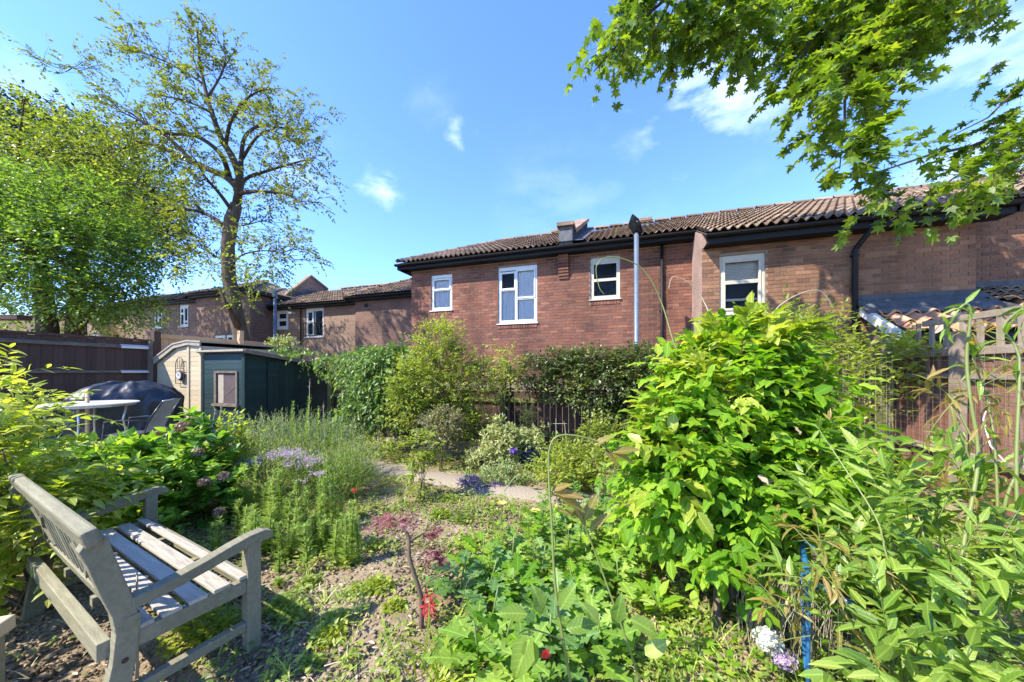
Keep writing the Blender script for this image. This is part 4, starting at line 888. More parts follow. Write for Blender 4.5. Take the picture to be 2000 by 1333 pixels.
b=B(); b.box(1.02,1.08,-.035,-.0,0,1.93); b.box(1.40,1.455,-.035,0,0,1.9); part('corner_trim',b,M['creamwood'],cs)
# clock in arched iron frame
ck_s,ck_z=sz(352,725,4.58); ck=thing('wall_clock','round clock in an arched rusty iron frame on the cream shed','clock',H(ck_s,4.57,ck_z),-AW)
b=B(); hw,hh=.13,.26
b.tube([(-hw,0,-hh),(hw,0,-hh)],.007,5); b.tube([(-hw,0,-hh),(-hw,0,.12)]+[(-hw*math.cos(a),0,.12+.16*math.sin(a)) for a in np.linspace(.2,2.94,9)]+[(hw,0,.12),(hw,0,-hh)],.007,5); b.tube([(-hw,0,.05),(hw,0,.05)],.006,5)
for x in (-.07,0,.07): b.tube([(x,0,.05),(x,0,.25)],.004,4)
part('frame',b,M['iron'],ck)
b=B(); b.add([(.095*math.cos(a),-.02,-.09+.095*math.sin(a)) for a in np.linspace(0,6.2832,24,endpoint=False)]+[(.11*math.cos(a),.01,-.09+.11*math.sin(a)) for a in np.linspace(0,6.2832,24,endpoint=False)],[tuple(range(23,-1,-1))]+[(i,(i+1)%24,24+(i+1)%24,24+i) for i in range(24)]); part('case',b,M['iron'],ck)
b=B(); b.add([(.078*math.cos(a),-.024,-.09+.078*math.sin(a)) for a in np.linspace(0,6.2832,24,endpoint=False)],[tuple(range(23,-1,-1))]); part('dial',b,M['dial'],ck)
b=B(); b.box(-.003,.003,-.03,-.027,-.09,-.035); b.box(-.003,.035,-.03,-.027,-.094,-.088); part('hands',b,M['black'],ck)
# timber A-frame on the shed roof and driftwood log
P=at(518,690,9.2); af=thing('timber_offcut','small grey timber A frame standing on the shed roof','timber',(P.x,P.y,1.55))
b=B(); b.beam((-.22,0,0),(0,0,.48),.03,.09,up=(0,1,0)); part('strut',b,M['barge'],af); b=B(); b.beam((0,.02,.48),(.16,.02,0),.03,.16,up=(0,1,0)); part('strut',b,M['slat'],af)
# neighbour roof corner at far left
P=at(20,618,7.6); nr=thing('lean_to','dark flat roof corner of a neighbouring shed above the fence at far left','shed',(P.x-1.5,P.y,.3))
b=B(); b.box(-1.5,1.72,-.05,.2,2.36,2.46); part('roof',b,M['dkwood'],nr); b=B(); b.box(-1.4,-1.3,0,.1,0,2.36); part('post',b,M['felt'],nr)
# ---------------- bench ----------------
BE=Vector((.882,-.471,0)).normalized(); ba=math.atan2(BE.y,BE.x)
# local x along BE (towards viewer), y forward (into picture), origin at near front foot
bn=thing('garden_bench','weathered sage painted wooden bench with curved arms in the left foreground','bench',(-1.41,1.83,0),ba)
LW=1.45; DP=.50
def legfront(x):
    b=B(); b.box(x-.032,x+.032,-.032,.032,-.02,.575); return b
def armb():
    # side profile (y,z) of arm with scroll front
    top=[(-.45,.545),(-.36,.550),(-.30,.562),(-.20,.582),(-.10,.608),(-.02,.625),(.045,.628),(.085,.612),(.095,.590)]
    bot=[(.080,.572),(.045,.570),(-.02,.567),(-.10,.552),(-.20,.530),(-.30,.512),(-.36,.502),(-.45,.497)]
    return top+bot
def backleg():
    fr=[(-.47,-.02),(-.455,.15),(-.435,.30),(-.425,.42),(-.435,.50),(-.465,.62),(-.50,.76),(-.515,.83)]
    bk=[(-.565,.845),(-.59,.80),(-.57,.74),(-.535,.60),(-.505,.50),(-.495,.42),(-.505,.30),(-.53,.15),(-.55,-.02)]
    return fr+bk
for x in (0,-LW):
    part('leg',legfront(x),M['bench'],bn,bevel=.004)
    b=B(); b.prismx(backleg(),x-.03,x+.03); part('back_leg',b,M['bench'],bn,bevel=.004)
    b=B(); b.prismx(armb(),x-.028,x+.036 if x==0 else x+.028); part('armrest',b,M['bench'],bn,bevel=.005)
    b=B(); b.box(x-.022,x+.022,-.45,-.032,.325,.395); part('seat_rail',b,M['bench'],bn,bevel=.003)
    b=B(); b.box(x-.02,x+.02,-.50,-.032,.12,.165); part('stretcher',b,M['bench'],bn,bevel=.003)
ys=[(-.045,.04),(-.135,.070),(-.228,.070),(-.321,.070),(-.412,.066)]
for y,wd in ys:
    b=B(); zc=.402+(.006 if y>-.1 else 0); b.box(-LW-.01,.02,y-wd/2,y+wd/2,zc-.009,zc+.011); part('seat_slat',b,M['slat'],bn,bevel=.004)
b=B(); b.box(-LW+.03,-.03,-.022,.012,.325,.39); part('front_apron',b,M['bench'],bn,bevel=.003)
b=B(); b.box(-LW+.03,-.03,-.535,-.495,.31,.385); part('back_apron',b,M['bench'],bn,bevel=.003)
for x in (-.5,-1.0):
    b=B(); b.box(x-.02,x+.02,-.46,-.03,.345,.388); part('cross_bearer',b,M['bench'],bn)
TL=R(14.5)
def bkpt(x,h): # point on backrest plane at height h
    return (x,-.470-(h-.5)*math.tan(TL),h)
b=B(); b.beam(bkpt(-LW-.05,.845),bkpt(.045,.845),.05,.075,up=(0,-math.sin(TL),math.cos(TL))); part('top_rail',b,M['bench'],bn,bevel=.012)
b=B(); b.beam(bkpt(-LW+.02,.48),bkpt(-.02,.48),.03,.055,up=(0,-math.sin(TL),math.cos(TL))); part('lower_rail',b,M['bench'],bn,bevel=.003)
b=B(); b.beam(bkpt(-LW+.02,.775),bkpt(-.02,.775),.024,.05,up=(0,-math.sin(TL),math.cos(TL))); part('upper_panel_rail',b,M['bench'],bn,bevel=.003)
for i in range(17):
    x=-LW+.07+i*(LW-.14)/16; w_=.028 if i%4 else .06
    b=B(); b.beam(bkpt(x,.50),bkpt(x,.74),w_,.014,up=(0,1,.2)); part('back_slat',b,M['bench'],bn)
for c in (-.30,-LW+.30):
    b=B(); b.beam(bkpt(c-.12,.53),bkpt(c+.12,.71),.016,.03,up=(0,1,.2)); b.beam(bkpt(c-.12,.71),bkpt(c+.12,.53),.016,.03,up=(0,1,.2)); part('lattice_cross',b,M['bench'],bn)
b=B(); b.lathe([(0,.003),(.010,.003),(.011,0)],10); o=part('screw_cap',b,M['iron'],bn,loc=(.032,-.47,.30)); o.rotation_euler=(0,R(90),0)
b=B(); b.box(.0,.034,-.475,-.425,.42,.475); part('arm_joint_block',b,M['bench'],bn,bevel=.002)
# cream planter corner at far left edge
P=(-2.10,1.40,0); pc=thing('wooden_planter','corner of a cream wooden planter at the lower left edge','planter',P,R(20))
b=B(); b.box(-.3,.0,-.3,.0,0,.42); part('box',b,M['bench'],pc); b=B(); b.box(-.32,.02,-.32,.02,.42,.48); part('rim',b,M['creamwood'],pc,bevel=.008)
# ---------------- patio furniture ----------------
tb_=thing('round_table','round white patio table with a timber parasol pole through the middle','table',(-6.33,5.03,.30))
b=B(); b.lathe([(0,.725),(.53,.725),(.54,.717),(.53,.703),(0,.703)],48); part('tabletop',b,M['tabletop'],tb_,sm=False)
b=B(); b.lathe([(.50,.70),(.50,.675),(.48,.675),(.48,.70)],32); part('rim_frame',b,M['metal'],tb_)
for a in (40,130,220,310):
    c,s_=math.cos(R(a)),math.sin(R(a)); b=B(); b.tube([(c*.40,s_*.40,.70),(c*.36,s_*.36,.45),(c*.40,s_*.40,.2),(c*.47,s_*.47,0)],.014,8); part('leg',b,M['metal'],tb_,sm=True)
b=B(); b.tube([(.02,-.01,0),(.02,-.01,.87)],.022,10); b2=part('parasol_pole',b,M['pale'],tb_,sm=True)
def cover():
    c=thing('covered_barbecue','barbecue under a crumpled shiny black cover behind the white table','barbecue',(-6.75,5.95,.30),R(48))
    b=B(); n=72; prof=[]; vs=[]
    lev=[0,.04,.12,.25,.4,.55,.66,.74,.80,.85,.90,.95,1.0,1.04,1.07,1.085]
    for z in lev:
        k=z/1.085; 
        for i in range(n):
            a=2*math.pi*i/n; base=.66 if k<.65 else .66*math.sqrt(max(0,1-((k-.65)/.36)**2))**1.0+.02
            ca,sa=math.cos(a),math.sin(a); sq=1/ (abs(ca)**3.2+abs(sa)**3.2)**(1/3.2)
            r=base*sq*(1 if True else 1); fold=1+.035*math.sin(a*9+z*3)*(1-k*.6)+.02*math.sin(a*17+z*9)+.014*math.sin(a*29-z*14)
            flare=1+.05*(1-k)
            vs.append((ca*r*fold*flare,sa*r*fold*flare*.55,z+.018*math.sin(a*5+2)+.012*math.sin(a*13+z*7)*(k>.5)))
    f=[(j*n+i,j*n+(i+1)%n,(j+1)*n+(i+1)%n,(j+1)*n+i) for j in range(len(lev)-1) for i in range(n)]+[tuple(range((len(lev)-1)*n,len(lev)*n))]
    b.add(vs,f); o=part('cover',b,M['cover'],c,sm=True)
    m=o.modifiers.new('sub','SUBSURF'); m.levels=1; m.render_levels=1
    tx=bpy.data.textures.new('creases','CLOUDS'); tx.noise_scale=.16; tx.noise_depth=3; dm=o.modifiers.new('d','DISPLACE'); dm.texture=tx; dm.strength=.07; dm.mid_level=.5
cover()
bpy.data.objects['covered_barbecue'].scale=(1,1,.93)
def chair(loc,rz,label):
    c=thing('patio_chair',label,'chair',loc,rz,'mesh patio chairs at the round table'); c.scale=(.92,.92,.84)
    for sx in (-1,1):
        b=B(); b.tube([(sx*.25,-.25,0),(sx*.25,-.26,.40),(sx*.25,-.24,.62),(sx*.25,-.05,.64),(sx*.25,.22,.62)],.011,7); part('leg',b,M['frame'],c,sm=True)
        b=B(); b.tube([(sx*.25,.30,0),(sx*.24,.18,.38),(sx*.24,.24,.62),(sx*.23,.40,.93)],.011,7); part('leg',b,M['frame'],c,sm=True)
    b=B(); b.tube([(-.23,.40,.93),(0,.415,.945),(.23,.40,.93)],.011,7); part('top_rail',b,M['metal'],c,sm=True)
    # woven mesh as thin strands
    b=B(); path=[(.40,.93),(.33,.78),(.25,.60),(.19,.45),(.12,.40),(0,.39),(-.15,.40),(-.26,.41)]
    for i in range(24):
        x=-.22+.44*i/23; b.tube([(x,y,z) for y,z in path],.003,3,cap=False)
    for (y0,z0),(y1,z1) in zip(path[:-1],path[1:]):
        for k in range(6):
            t=k/6; y=y0+(y1-y0)*t; z=z0+(z1-z0)*t; b.tube([(-.23,y,z),(.23,y,z)],.003,3,cap=False)
    part('woven_seat',b,M['mesh'],c,kind='stuff')
chair((-5.25,4.75,.30),R(-70),'grey woven mesh patio chair to the right of the round table')
chair((-7.1,4.35,.30),R(100),'grey woven mesh patio chair behind the left side of the round table')
# ---------------- pots, stands ----------------
P=(.27,5.3,0); pt=thing('plant_pot','glazed cobalt blue pot in front of the back fence','plant pot',P)
b=B(); b.lathe([(0,0),(.13,0),(.15,.04),(.20,.24),(.215,.27),(.225,.275),(.225,.30),(.205,.30),(.195,.26),(.0,.25)],28); part('pot',b,M['pot'],pt,sm=True)
b=B(); b.lathe([(0,.262),(.197,.262)],20); part('soil',b,M['bark'],pt)
def sticks(name,label,cat,base,segs,mat,r=.004):
    t=thing(name,label,cat,base)
    for s in segs:
        b=B(); b.tube(s,r,5); part('rod',b,M[mat],t)
    return t
sticks('plant_support','thin wire plant support frame near the blue pot','plant support',(.75,5.0,0),[[(-.1,0,0),(-.1,0,.8)],[(.08,0,0),(.03,0,.7)],[(-.14,0,.72),(.06,0,.72)],[(.15,.05,0),(.02,.02,.75)]],'dry')
# blue frame in the right foreground
bl=thing('folding_stand','blue painted tubular metal stand half hidden by the vine at lower right','stand',(1.27,1.45,0),R(-38))
for p,q in (((0,0,0),(0,0,.62)),((.0,.42,0),(.0,.42,.60)),((.38,0,0),(.30,0,.60)),((.38,.42,0),(.30,.42,.6))):
    b=B(); b.tube([p,q],.009,8); part('leg',b,M['blue'],bl,sm=True)
for p,q in (((-.03,0,.62),(.52,.02,.40)),((0,.42,.60),(.52,.42,.40)),((0,0,.62),(0,.42,.60)),((0,0,.2),(0,.42,.2))):
    b=B(); b.tube([p,q],.012,8); part('rail',b,M['blue'],bl,sm=True)
b=B(); b.add([(.03,.02,.60),(.5,.02,.41),(.5,.40,.41),(.03,.40,.60)],[(0,1,2,3)]); b.add([(.03,.02,.588),(.5,.02,.398),(.5,.40,.398),(.03,.40,.588)],[(0,3,2,1)]); part('tray',b,M['rail'],bl)
# ---------------- trees ----------------
def eb(px,py,Y,rx,rz,ry=None,w=1.0):   # ellipsoid blob at a place seen at px,py and depth Y; radii in metres
    p=at(px,py,Y); return (p.x,p.y,p.z,rx,ry if ry else rx,rz,w)
def twigs_from(pts,n,length,spread=.8,upb=.2,t0=.2):
    """random side twigs off a polyline"""
    pts=np.array([tuple(p) for p in pts]); seg=np.linalg.norm(np.diff(pts,axis=0),axis=1); cum=np.concatenate([[0],np.cumsum(seg)]); out=[]
    for i in range(n):
        t=(t0+(1-t0)*rng.random())*cum[-1]; k=min(len(seg)-1,np.searchsorted(cum,t)-1); k=max(k,0); u=(t-cum[k])/max(seg[k],1e-6); p=pts[k]*(1-u)+pts[k+1]*u
        tg=(pts[k+1]-pts[k])/max(seg[k],1e-6); d=tg*.8+rng.normal(size=3)*spread+np.array([0,0,upb]); d/=np.linalg.norm(d); Ls=length*(.5+rng.random())
        q=[p]; dd=d.copy()
        for s in range(4):
            dd=dd+rng.normal(size=3)*.22; dd/=np.linalg.norm(dd); q.append(q[-1]+dd*Ls/4)
        out.append(q)
    return out
# tall sparse tree: limbs follow the photograph, each with its own depth
T1Y=9.6; base=at(488,760,T1Y); base.z=0
t1=thing('sparse_tree','tall leaning tree with bare dark limbs and thin feathery foliage behind the sheds','tree',base)
def LP_(lst): return [at(x,y,T1Y+dy) for x,y,dy in lst]
trunk=[at(492,850,T1Y),at(484,730,T1Y)]+LP_([(474,670,0),(458,600,0),(447,540,0),(445,480,0),(452,430,0),(462,400,0)])
limbs=[([(462,400,0),(468,350,-.1),(455,310,-.1),(432,270,0),(412,215,.1),(400,170,.2),(390,120,.3),(385,60,.3),(370,20,.3)],.13,.02),
([(466,370,0),(440,345,.3),(380,320,.6),(320,290,.9),(270,278,1.2),(215,300,1.5),(150,300,1.6),(70,290,1.7)],.12,.02),
([(448,345,.3),(430,300,-.3),(380,265,-.6),(320,260,-.9),(260,225,-1.0),(235,212,-1.2)],.08,.015),
([(380,320,.6),(330,270,.4),(280,240,.3),(230,215,.2),(190,190,.2)],.06,.012),
([(455,415,0),(430,380,-.5),(400,345,-.9),(380,310,-1.1),(350,280,-1.3)],.06,.012),
([(445,450,0),(415,425,.4),(380,412,.7),(340,410,.8),(300,420,.9),(290,430,1)],.07,.015),
([(466,380,0),(485,375,-.3),(520,375,-.5),(560,380,-.6),(590,400,-.7),(630,440,-.7)],.075,.012),
([(464,385,0),(480,350,.4),(520,335,.6),(570,320,.7),(610,310,.8),(640,300,.8)],.075,.012),
([(470,350,0),(472,300,.4),(480,265,.5),(510,245,.7),(550,250,.9),(600,250,1.0),(635,235,1.0)],.08,.012),
([(474,310,.4),(500,270,0),(530,255,-.3),(570,275,-.5),(610,290,-.5)],.05,.01),
([(440,290,0),(450,240,-.4),(480,195,-.6),(520,175,-.7),(560,190,-.8)],.06,.01),
([(405,190,.1),(430,150,.3),(440,110,.3),(420,70,.3)],.04,.008),
([(398,165,.2),(360,140,.3),(310,115,.4),(250,95,.5),(215,90,.5)],.04,.008),
([(412,220,.1),(370,200,-.4),(330,190,-.6),(280,180,-.8)],.045,.008),
([(447,530,0),(470,500,-.5),(520,490,-.9),(570,500,-1.2),(610,495,-1.3)],.03,.006),
([(447,520,0),(420,500,.5),(380,480,.8),(345,470,.9)],.025,.006),
([(450,440,0),(480,440,.5),(520,430,.9),(540,435,1)],.03,.006),
([(120,130,.5),(135,132,.5),(150,135,.5)],.008,.005)]
b=B(); b.tube(trunk and [tuple(p-base) for p in trunk],[.22,.20,.185,.175,.165,.16,.17,.14],16); part('trunk',b,M['bark2'],t1,sm=True)
b=B(); q=[at(466,640,T1Y-.2),at(452,612,T1Y-.35),at(440,590,T1Y-.45),at(427,560,T1Y-.5)]; b.tube([tuple(p-base) for p in q],[.10,.075,.05,.02],8); part('broken_limb',b,M['bark'],t1,sm=True)
TP=[]; main=[]
for l,r0,r1 in limbs:
    pts=LP_(l); m=len(pts)
    # smooth by subdivision
    sp=[]
    for i in range(m-1):
        for k in range(4):
            u=k/4; p0=pts[max(i-1,0)];p1=pts[i];p2=pts[i+1];p3=pts[min(i+2,m-1)]
            sp.append(.5*((2*p1)+(-p0+p2)*u+(2*p0-5*p1+4*p2-p3)*u*u+(-p0+3*p1-3*p2+p3)*u**3))
    sp.append(pts[-1]); sp=sp[:max(5,int(len(sp)*.88))]; b=B(); rr=[r0*.72*(1-i/(len(sp)-1))**1.0+r1 for i in range(len(sp))]; b.tube([tuple(p-base) for p in sp],rr,8); part('limb',b,M['bark'],t1,sm=True)
    main.append(sp)
tw=[]; 
for sp in main:
    Ls=sum((sp[i+1]-sp[i]).length for i in range(len(sp)-1)); tw+=twigs_from(sp,int(6+Ls*3.4),.58,.6,.12,.3)
tw2=[]
for q in tw: tw2+=twigs_from(q,3,.42,.7,.1,.4)
tubes('twigs',np.array(tw),.013,.004,M['bark'],t1,tuple(base),4)['kind']='stuff'
tubes('fine_twigs',np.array(tw2),.005,.002,M['bark'],t1,tuple(base),3)['kind']='stuff'
tips=[(q,k) for q in tw2+tw for k in (2,3,4)]
sel=[t for t in tips if rng.random()<.66]
P=np.array([q[k] for q,k in sel]); O=nrm(np.array([np.array(q[k])-np.array(q[k-1]) for q,k in sel]))
a=shoots(P,O,.30,4,'pin',.1,.5,.35,1.0,True,.088)
leaves('foliage',DIAW,a[0],a[1],a[2],a[3],LF['locust'],t1,tuple(base))
# low hanging sprigs on the trunk
P,O=ellip([eb(475,590,9.2,.25,.35),eb(520,520,9,.8,.35),eb(400,515,9.2,.9,.35),eb(500,560,9.0,.45,.2)],150,.2); a=shoots(P,O,.4,5,'pin',0,.5,.3,1,True,.085)
leaves('foliage',DIAW,a[0],a[1],a[2],a[3],LF['tree3'],t1,tuple(base)); tubes('twigs',a[4],.005,.002,M['bark'],t1,tuple(base))['kind']='stuff'
# dense trees on the left
def crown_tree(name,label,base,blobs,n,leafsize,lf,tpl,trunks,inner=.35,nl=6,length=.45,nb=26,mode='alt',droop=.3,up=.35,bark='bark'):
    t=thing(name,label,'tree',tuple(base))
    for tk in trunks:
        b=B(); pts,rs=tk; b.tube([tuple(Vector(p)-Vector(base)) for p in pts],rs,12); part('trunk',b,M[bark],t,sm=True)
    P,O=ellip(blobs,n,inner); a=shoots(P,O,length,nl,mode,up,.6,droop,.9,True,leafsize)
    leaves('foliage',tpl,a[0],a[1],a[2],a[3],lf,t,tuple(base))
    top=np.array(trunks[0][0][-1]); idx=rng.choice(len(P),nb,replace=False)
    lim=np.array([bez(top,(top*.5+P[i]*.5)+np.array([0,0,.6]),P[i]) for i in idx]); tubes('limbs',lim,.07,.012,M[bark],t,tuple(base),6)
    tubes('twigs',a[4][::3],.006,.002,M[bark],t,tuple(base))['kind']='stuff'
    return t
p0=at(92,700,9.6); p0.z=0
crown_tree('round_tree','dense round bright green tree with dark trunk behind the brown fence',p0,
 [eb(90,500,9.6,2.0,1.4),eb(170,500,9.4,1.5,1.2),eb(20,450,9.8,1.7,1.3),eb(150,420,9.8,1.7,1.0),eb(225,575,9.3,.9,.6),eb(200,480,9.6,1.1,.8),eb(100,580,9.3,1.7,.5),eb(190,590,9.4,1.2,.4),eb(-90,480,9.8,1.8,1.6),eb(265,520,9.5,.45,.5),eb(40,380,9.9,1.2,.7)],5200,.105,LF['tree2'],DIAW,
 [([at(96,760,9.6),at(93,640,9.6),at(86,570,9.6),at(80,500,9.7)],[.26,.21,.17,.12]),([at(140,700,9.9),at(150,645,9.9),at(185,600,9.8),at(215,560,9.8)],[.12,.10,.08,.05]),([at(138,700,9.8),at(136,640,9.8),at(140,590,9.8)],[.12,.1,.07])],nl=6)
p0=at(-60,700,13); p0.z=0
crown_tree('yellow_green_tree','large loose yellow green tree behind the round tree at far left',p0,
 [eb(60,350,12.4,2.2,1.6),eb(160,280,12.4,2.2,1.0),eb(60,260,12.6,1.5,.8),eb(240,330,12,1.8,1.0),eb(300,380,11.6,1.2,.7),eb(-60,330,13,2.5,2.2),eb(20,420,12.4,2,1.2),eb(230,400,11.8,1.7,1.0),eb(110,350,12,2.4,1.3),eb(330,440,11.4,.7,.45)],2900,.12,LF['tree3'],DIAW,
 [([at(-60,760,13),at(-60,600,13),at(-20,450,13),at(30,380,12.8)],[.3,.26,.2,.12])],nl=6,inner=.25,length=.6,up=.1)
p0=at(150,700,17); p0.z=0
crown_tree('dark_tree','dark leaved tall tree standing behind the yellow green tree',p0,
 [eb(60,300,17,3.0,2.6),eb(150,350,17,3.4,3.0),eb(250,400,17,2.6,2.6),eb(280,470,16.5,1.8,2.0),eb(20,240,17,1.6,1.0),eb(300,430,16.5,1.2,1.3),eb(200,290,17,1.6,1.0)],5200,.17,LF['tree4'],DIAW,
 [([at(150,800,17),at(150,600,17),at(160,450,17)],[.4,.32,.2])],nl=6,inner=.2,length=.6)
# distant pale tree behind the right-hand roof and screen of far trees
p0=at(1930,700,21); p0.z=0
crown_tree('pale_tree','pale thinly leaved tree showing above the roof at far right',p0,
 [eb(1960,270,21,2.4,2.0),eb(1880,310,21,2.6,1.5),eb(1990,330,21,3,2),eb(1790,350,21,1.8,.8),eb(2080,280,21,3,3)],420,.16,LF['grey'],DIAW,
 [([at(1960,800,21),at(1960,500,21),at(1960,360,21)],[.35,.3,.15])],nl=4,inner=.1,length=.9,nb=40)
# garden wall and bushes beyond the left fence
def bushmass(name,label,base,blobs,n,size,lf,tpl=DIAW,**k):
    t=thing(name,label,'bush',tuple(base)); P,O=ellip(blobs,n,.3); a=shoots(P,O,.35,5,'alt',.3,.6,.25,.9,True,size); leaves('foliage',tpl,a[0],a[1],a[2],a[3],lf,t,tuple(base)); return t
p0=at(230,700,12.5); p0.z=0
bushmass('garden_bush','light green bush glimpsed under the round tree above the brown fence',p0,[eb(230,620,12.5,1.5,.8),eb(290,630,12.5,.8,.6),eb(60,610,12.8,1.5,1.0),eb(-40,600,13,2,1.6)],800,.1,LF['tree3'])
wallL=thing('white_outbuilding','white rendered outbuilding glimpsed between the tree trunks','building',(at(120,640,19).x,19,0))
b=B(); b.box(-5,2.2,0,3,0,3.6); part('wall',b,M['white'],wallL); b=B(); b.prism([(-5.3,3.6),(2.5,3.6),(1.4,4.6),(-4.2,4.6)],-.3,3.3); part('roof',b,M['tile'],wallL)
# overhanging maple
mb=Vector((7.6,1.6,0)); mt_=thing('maple_tree','overhanging maple with bright lobed leaves filling the upper right sky','tree',mb)
b=B(); b.tube([(0,0,0),(.05,.05,1.5),(-.1,.3,3.2),(-.5,.8,5.2),(-1.0,1.2,7.2)],[.26,.22,.19,.15,.09],14); part('trunk',b,M['bark'],mt_,sm=True)
def PT_(l): return [at(*q) for q in l]
mlimbs=[([(2130,120,4.0),(2000,245,3.8),(1900,285,3.7),(1810,305,3.6),(1720,335,3.5),(1650,350,3.5)],.030,.005),
([(2130,120,4.0),(1990,170,3.6),(1930,230,3.5),(1850,270,3.4)],.02,.004),
([(1990,250,3.8),(1930,310,3.5),(1860,350,3.4),(1800,395,2.9),(1740,430,2.7)],.018,.004),
([(2100,-200,4.2),(1850,-90,4.1),(1700,20,3.9),(1650,130,3.8),(1650,230,3.7),(1640,330,3.6)],.045,.006),
([(1850,-90,4.1),(1780,20,3.7),(1800,110,3.6)],.025,.005),([(1700,20,3.9),(1600,60,3.7),(1550,130,3.6),(1530,190,3.6)],.02,.004),
([(2100,-200,4.2),(1750,-200,4.4),(1450,-130,4.5),(1320,-20,4.4),(1230,60,4.3),(1160,140,4.2)],.05,.006),
([(1450,-130,4.5),(1450,-20,4.3),(1440,80,4.2)],.025,.005),([(1320,-20,4.4),(1280,60,4.2),(1260,120,4.2)],.02,.004),
([(2130,120,4.0),(2050,300,3.6),(1980,360,3.3),(1900,400,3.2)],.02,.004),([(1850,-90,4.1),(1920,20,3.8),(1960,60,3.7)],.02,.004)]
for l,r0,r1 in mlimbs:
    pts=PT_([(q[0],q[1],q[2]*(1+.2*smooth((q[0]-1400)/130))) for q in l]); m=len(pts); b=B(); b.tube([tuple(p-mb) for p in pts],[r0+(r1-r0)*i/(m-1) for i in range(m)],7); part('limb',b,M['bark'],mt_,sm=True)
for q in ((2130,120,4.8),(2100,-200,5.04)):
    e=at(*q)-mb; b=B(); b.tube([tuple(e),tuple(e*.6+Vector((-.1,.4,2.2))),(-.4,.7,4.6)],[.045,.07,.10],8); part('limb',b,M['bark'],mt_,sm=True)
mblobs=[eb(1300,10,4.3,.75,.42),eb(1230,45,4.3,.5,.28),eb(1190,95,4.2,.28,.20),eb(1360,45,4.2,.5,.38),eb(1440,35,4.2,.40,.38),eb(1440,90,4.1,.20,.16),eb(1290,95,4.2,.18,.10),
eb(1560,20,3.8,.45,.38),eb(1640,50,3.7,.70,.48),eb(1560,105,3.6,.32,.34),eb(1640,170,3.0,.42,.40),eb(1645,245,2.92,.24,.28,w=.8),eb(1655,310,2.85,.22,.13),eb(1730,30,3.7,.60,.36),eb(1820,5,3.7,.55,.24),eb(1750,95,3.6,.26,.24,w=.8),eb(1900,0,3.7,.45,.16),
eb(1720,325,2.85,.34,.12,w=.7),eb(1690,90,3.8,.5,.45),eb(1490,-50,4,.8,.28),eb(1750,-70,4.0,1.0,.4),
eb(1900,310,3.4,.32,.09,w=.55),eb(1970,300,3.4,.28,.16,w=.5),eb(1990,200,3.6,.24,.08,w=.6),eb(1935,235,3.6,.22,.05,w=.6),eb(1840,280,3.5,.26,.03,w=.6),eb(1985,100,3.8,.14,.04,w=.6),
eb(1720,395,2.9,.20,.04,w=.6),eb(1810,375,2.9,.26,.04,w=.55),eb(1890,365,2.9,.24,.05,w=.5),eb(1660,400,2.9,.09,.03),eb(1930,345,3.2,.16,.04,w=.6),eb(2050,230,3.6,.5,.5,w=.4)]
mblobs=[b_ if b_[0]/b_[1]<.72 else (b_[0]*1.2,b_[1]*1.2,CH+(b_[2]-CH)*1.2,b_[3]*1.15,b_[4]*1.15,b_[5]*1.15,b_[6]) for b_ in mblobs]
P,O=ellip(mblobs,1250,.1); a=shoots(P,O,.25,4,'pin',-.15,.55,.35,.75,True,.112)
leaves('foliage',MAPLE,a[0],a[1],a[2],a[3],LF['maple'],mt_,tuple(mb),parts=300); tubes('twigs',a[4],.0035,.0015,M['stemb'],mt_,tuple(mb))['kind']='stuff'
# ---------------- garden planting ----------------
def tpl_wavy(w=.26):
    v=[(0,0,0)]; st=[(.15,.62),(.38,1.0),(.62,.86),(.84,.48)]; f=[]
    for i,(t,k) in enumerate(st):
        c=-.16*t*t; v+=[(t,w*k,.07+c+.045*(-1)**i),(t,0,c),(t,-w*k,.07+c-.045*(-1)**i)]
    v.append((1,0,-.2)); f=[(0,2,1),(0,3,2)]
    for i in range(3):
        o=1+3*i; f+=[(o,o+1,o+4,o+3),(o+1,o+2,o+5,o+4)]
    f+=[(10,11,13),(11,12,13)]; return T_(v,f)
WAVY=tpl_wavy()
def gp(px,py,Y,g=0):   # ground position under a pixel column
    p=at(px,py,Y); p.z=gz(p.x,p.y) if g==0 else g; return p
# big wisteria-like bush
p0=gp(1425,1200,2.15)
wst=shrub('leafy_shrub','large bright green bush of paired wavy leaves right of centre','shrub',p0,
 [eb(1430,920,2.35,.50,.52,.5),eb(1420,770,2.45,.42,.34,.4),eb(1450,700,2.5,.24,.18,.3),eb(1360,870,2.35,.34,.36,.35),eb(1330,960,2.3,.28,.36,.3),eb(1540,880,2.3,.30,.26,.35),eb(1390,1080,2.15,.33,.18,.3),eb(1510,990,2.15,.38,.32,.3),eb(1370,730,2.5,.2,.14,.25),eb(1275,950,2.4,.12,.10,.2),eb(1550,920,2.2,.33,.26,.3),eb(1560,760,2.5,.2,.16,.2)],
 1350,.23,3,WAVY,.098,LF['wist'],'pin',parts=300,inner=.45,up=.35,droop=.3,nst=14,rs=.016,zmin=.32,sv=.5)
b=B(); 
for q in ([(1410,1330,1.75),(1402,1250,1.9),(1400,1150,2.1),(1410,1000,2.25)],[(1452,1330,1.8),(1462,1250,1.9),(1470,1150,2.05),(1480,1000,2.2)]):
    pts=[tuple(at(*k)-p0) for k in q]; pts[0]=(pts[0][0],pts[0][1],-.02); b=B(); b.tube(pts,[.028,.024,.02,.015],9); part('trunk',b,M['stemb'],wst,sm=True)
P,O=ellip([eb(1450,680,2.45,.28,.16,.3),eb(1400,740,2.4,.3,.12,.3),eb(1330,850,2.2,.25,.2,.2),eb(1560,780,2.3,.18,.12,.2),eb(1300,930,2.15,.2,.15,.15)],110,.5); a=shoots(P,O,.2,4,'pin',.6,.5,.25,.8,True,.115,.5)
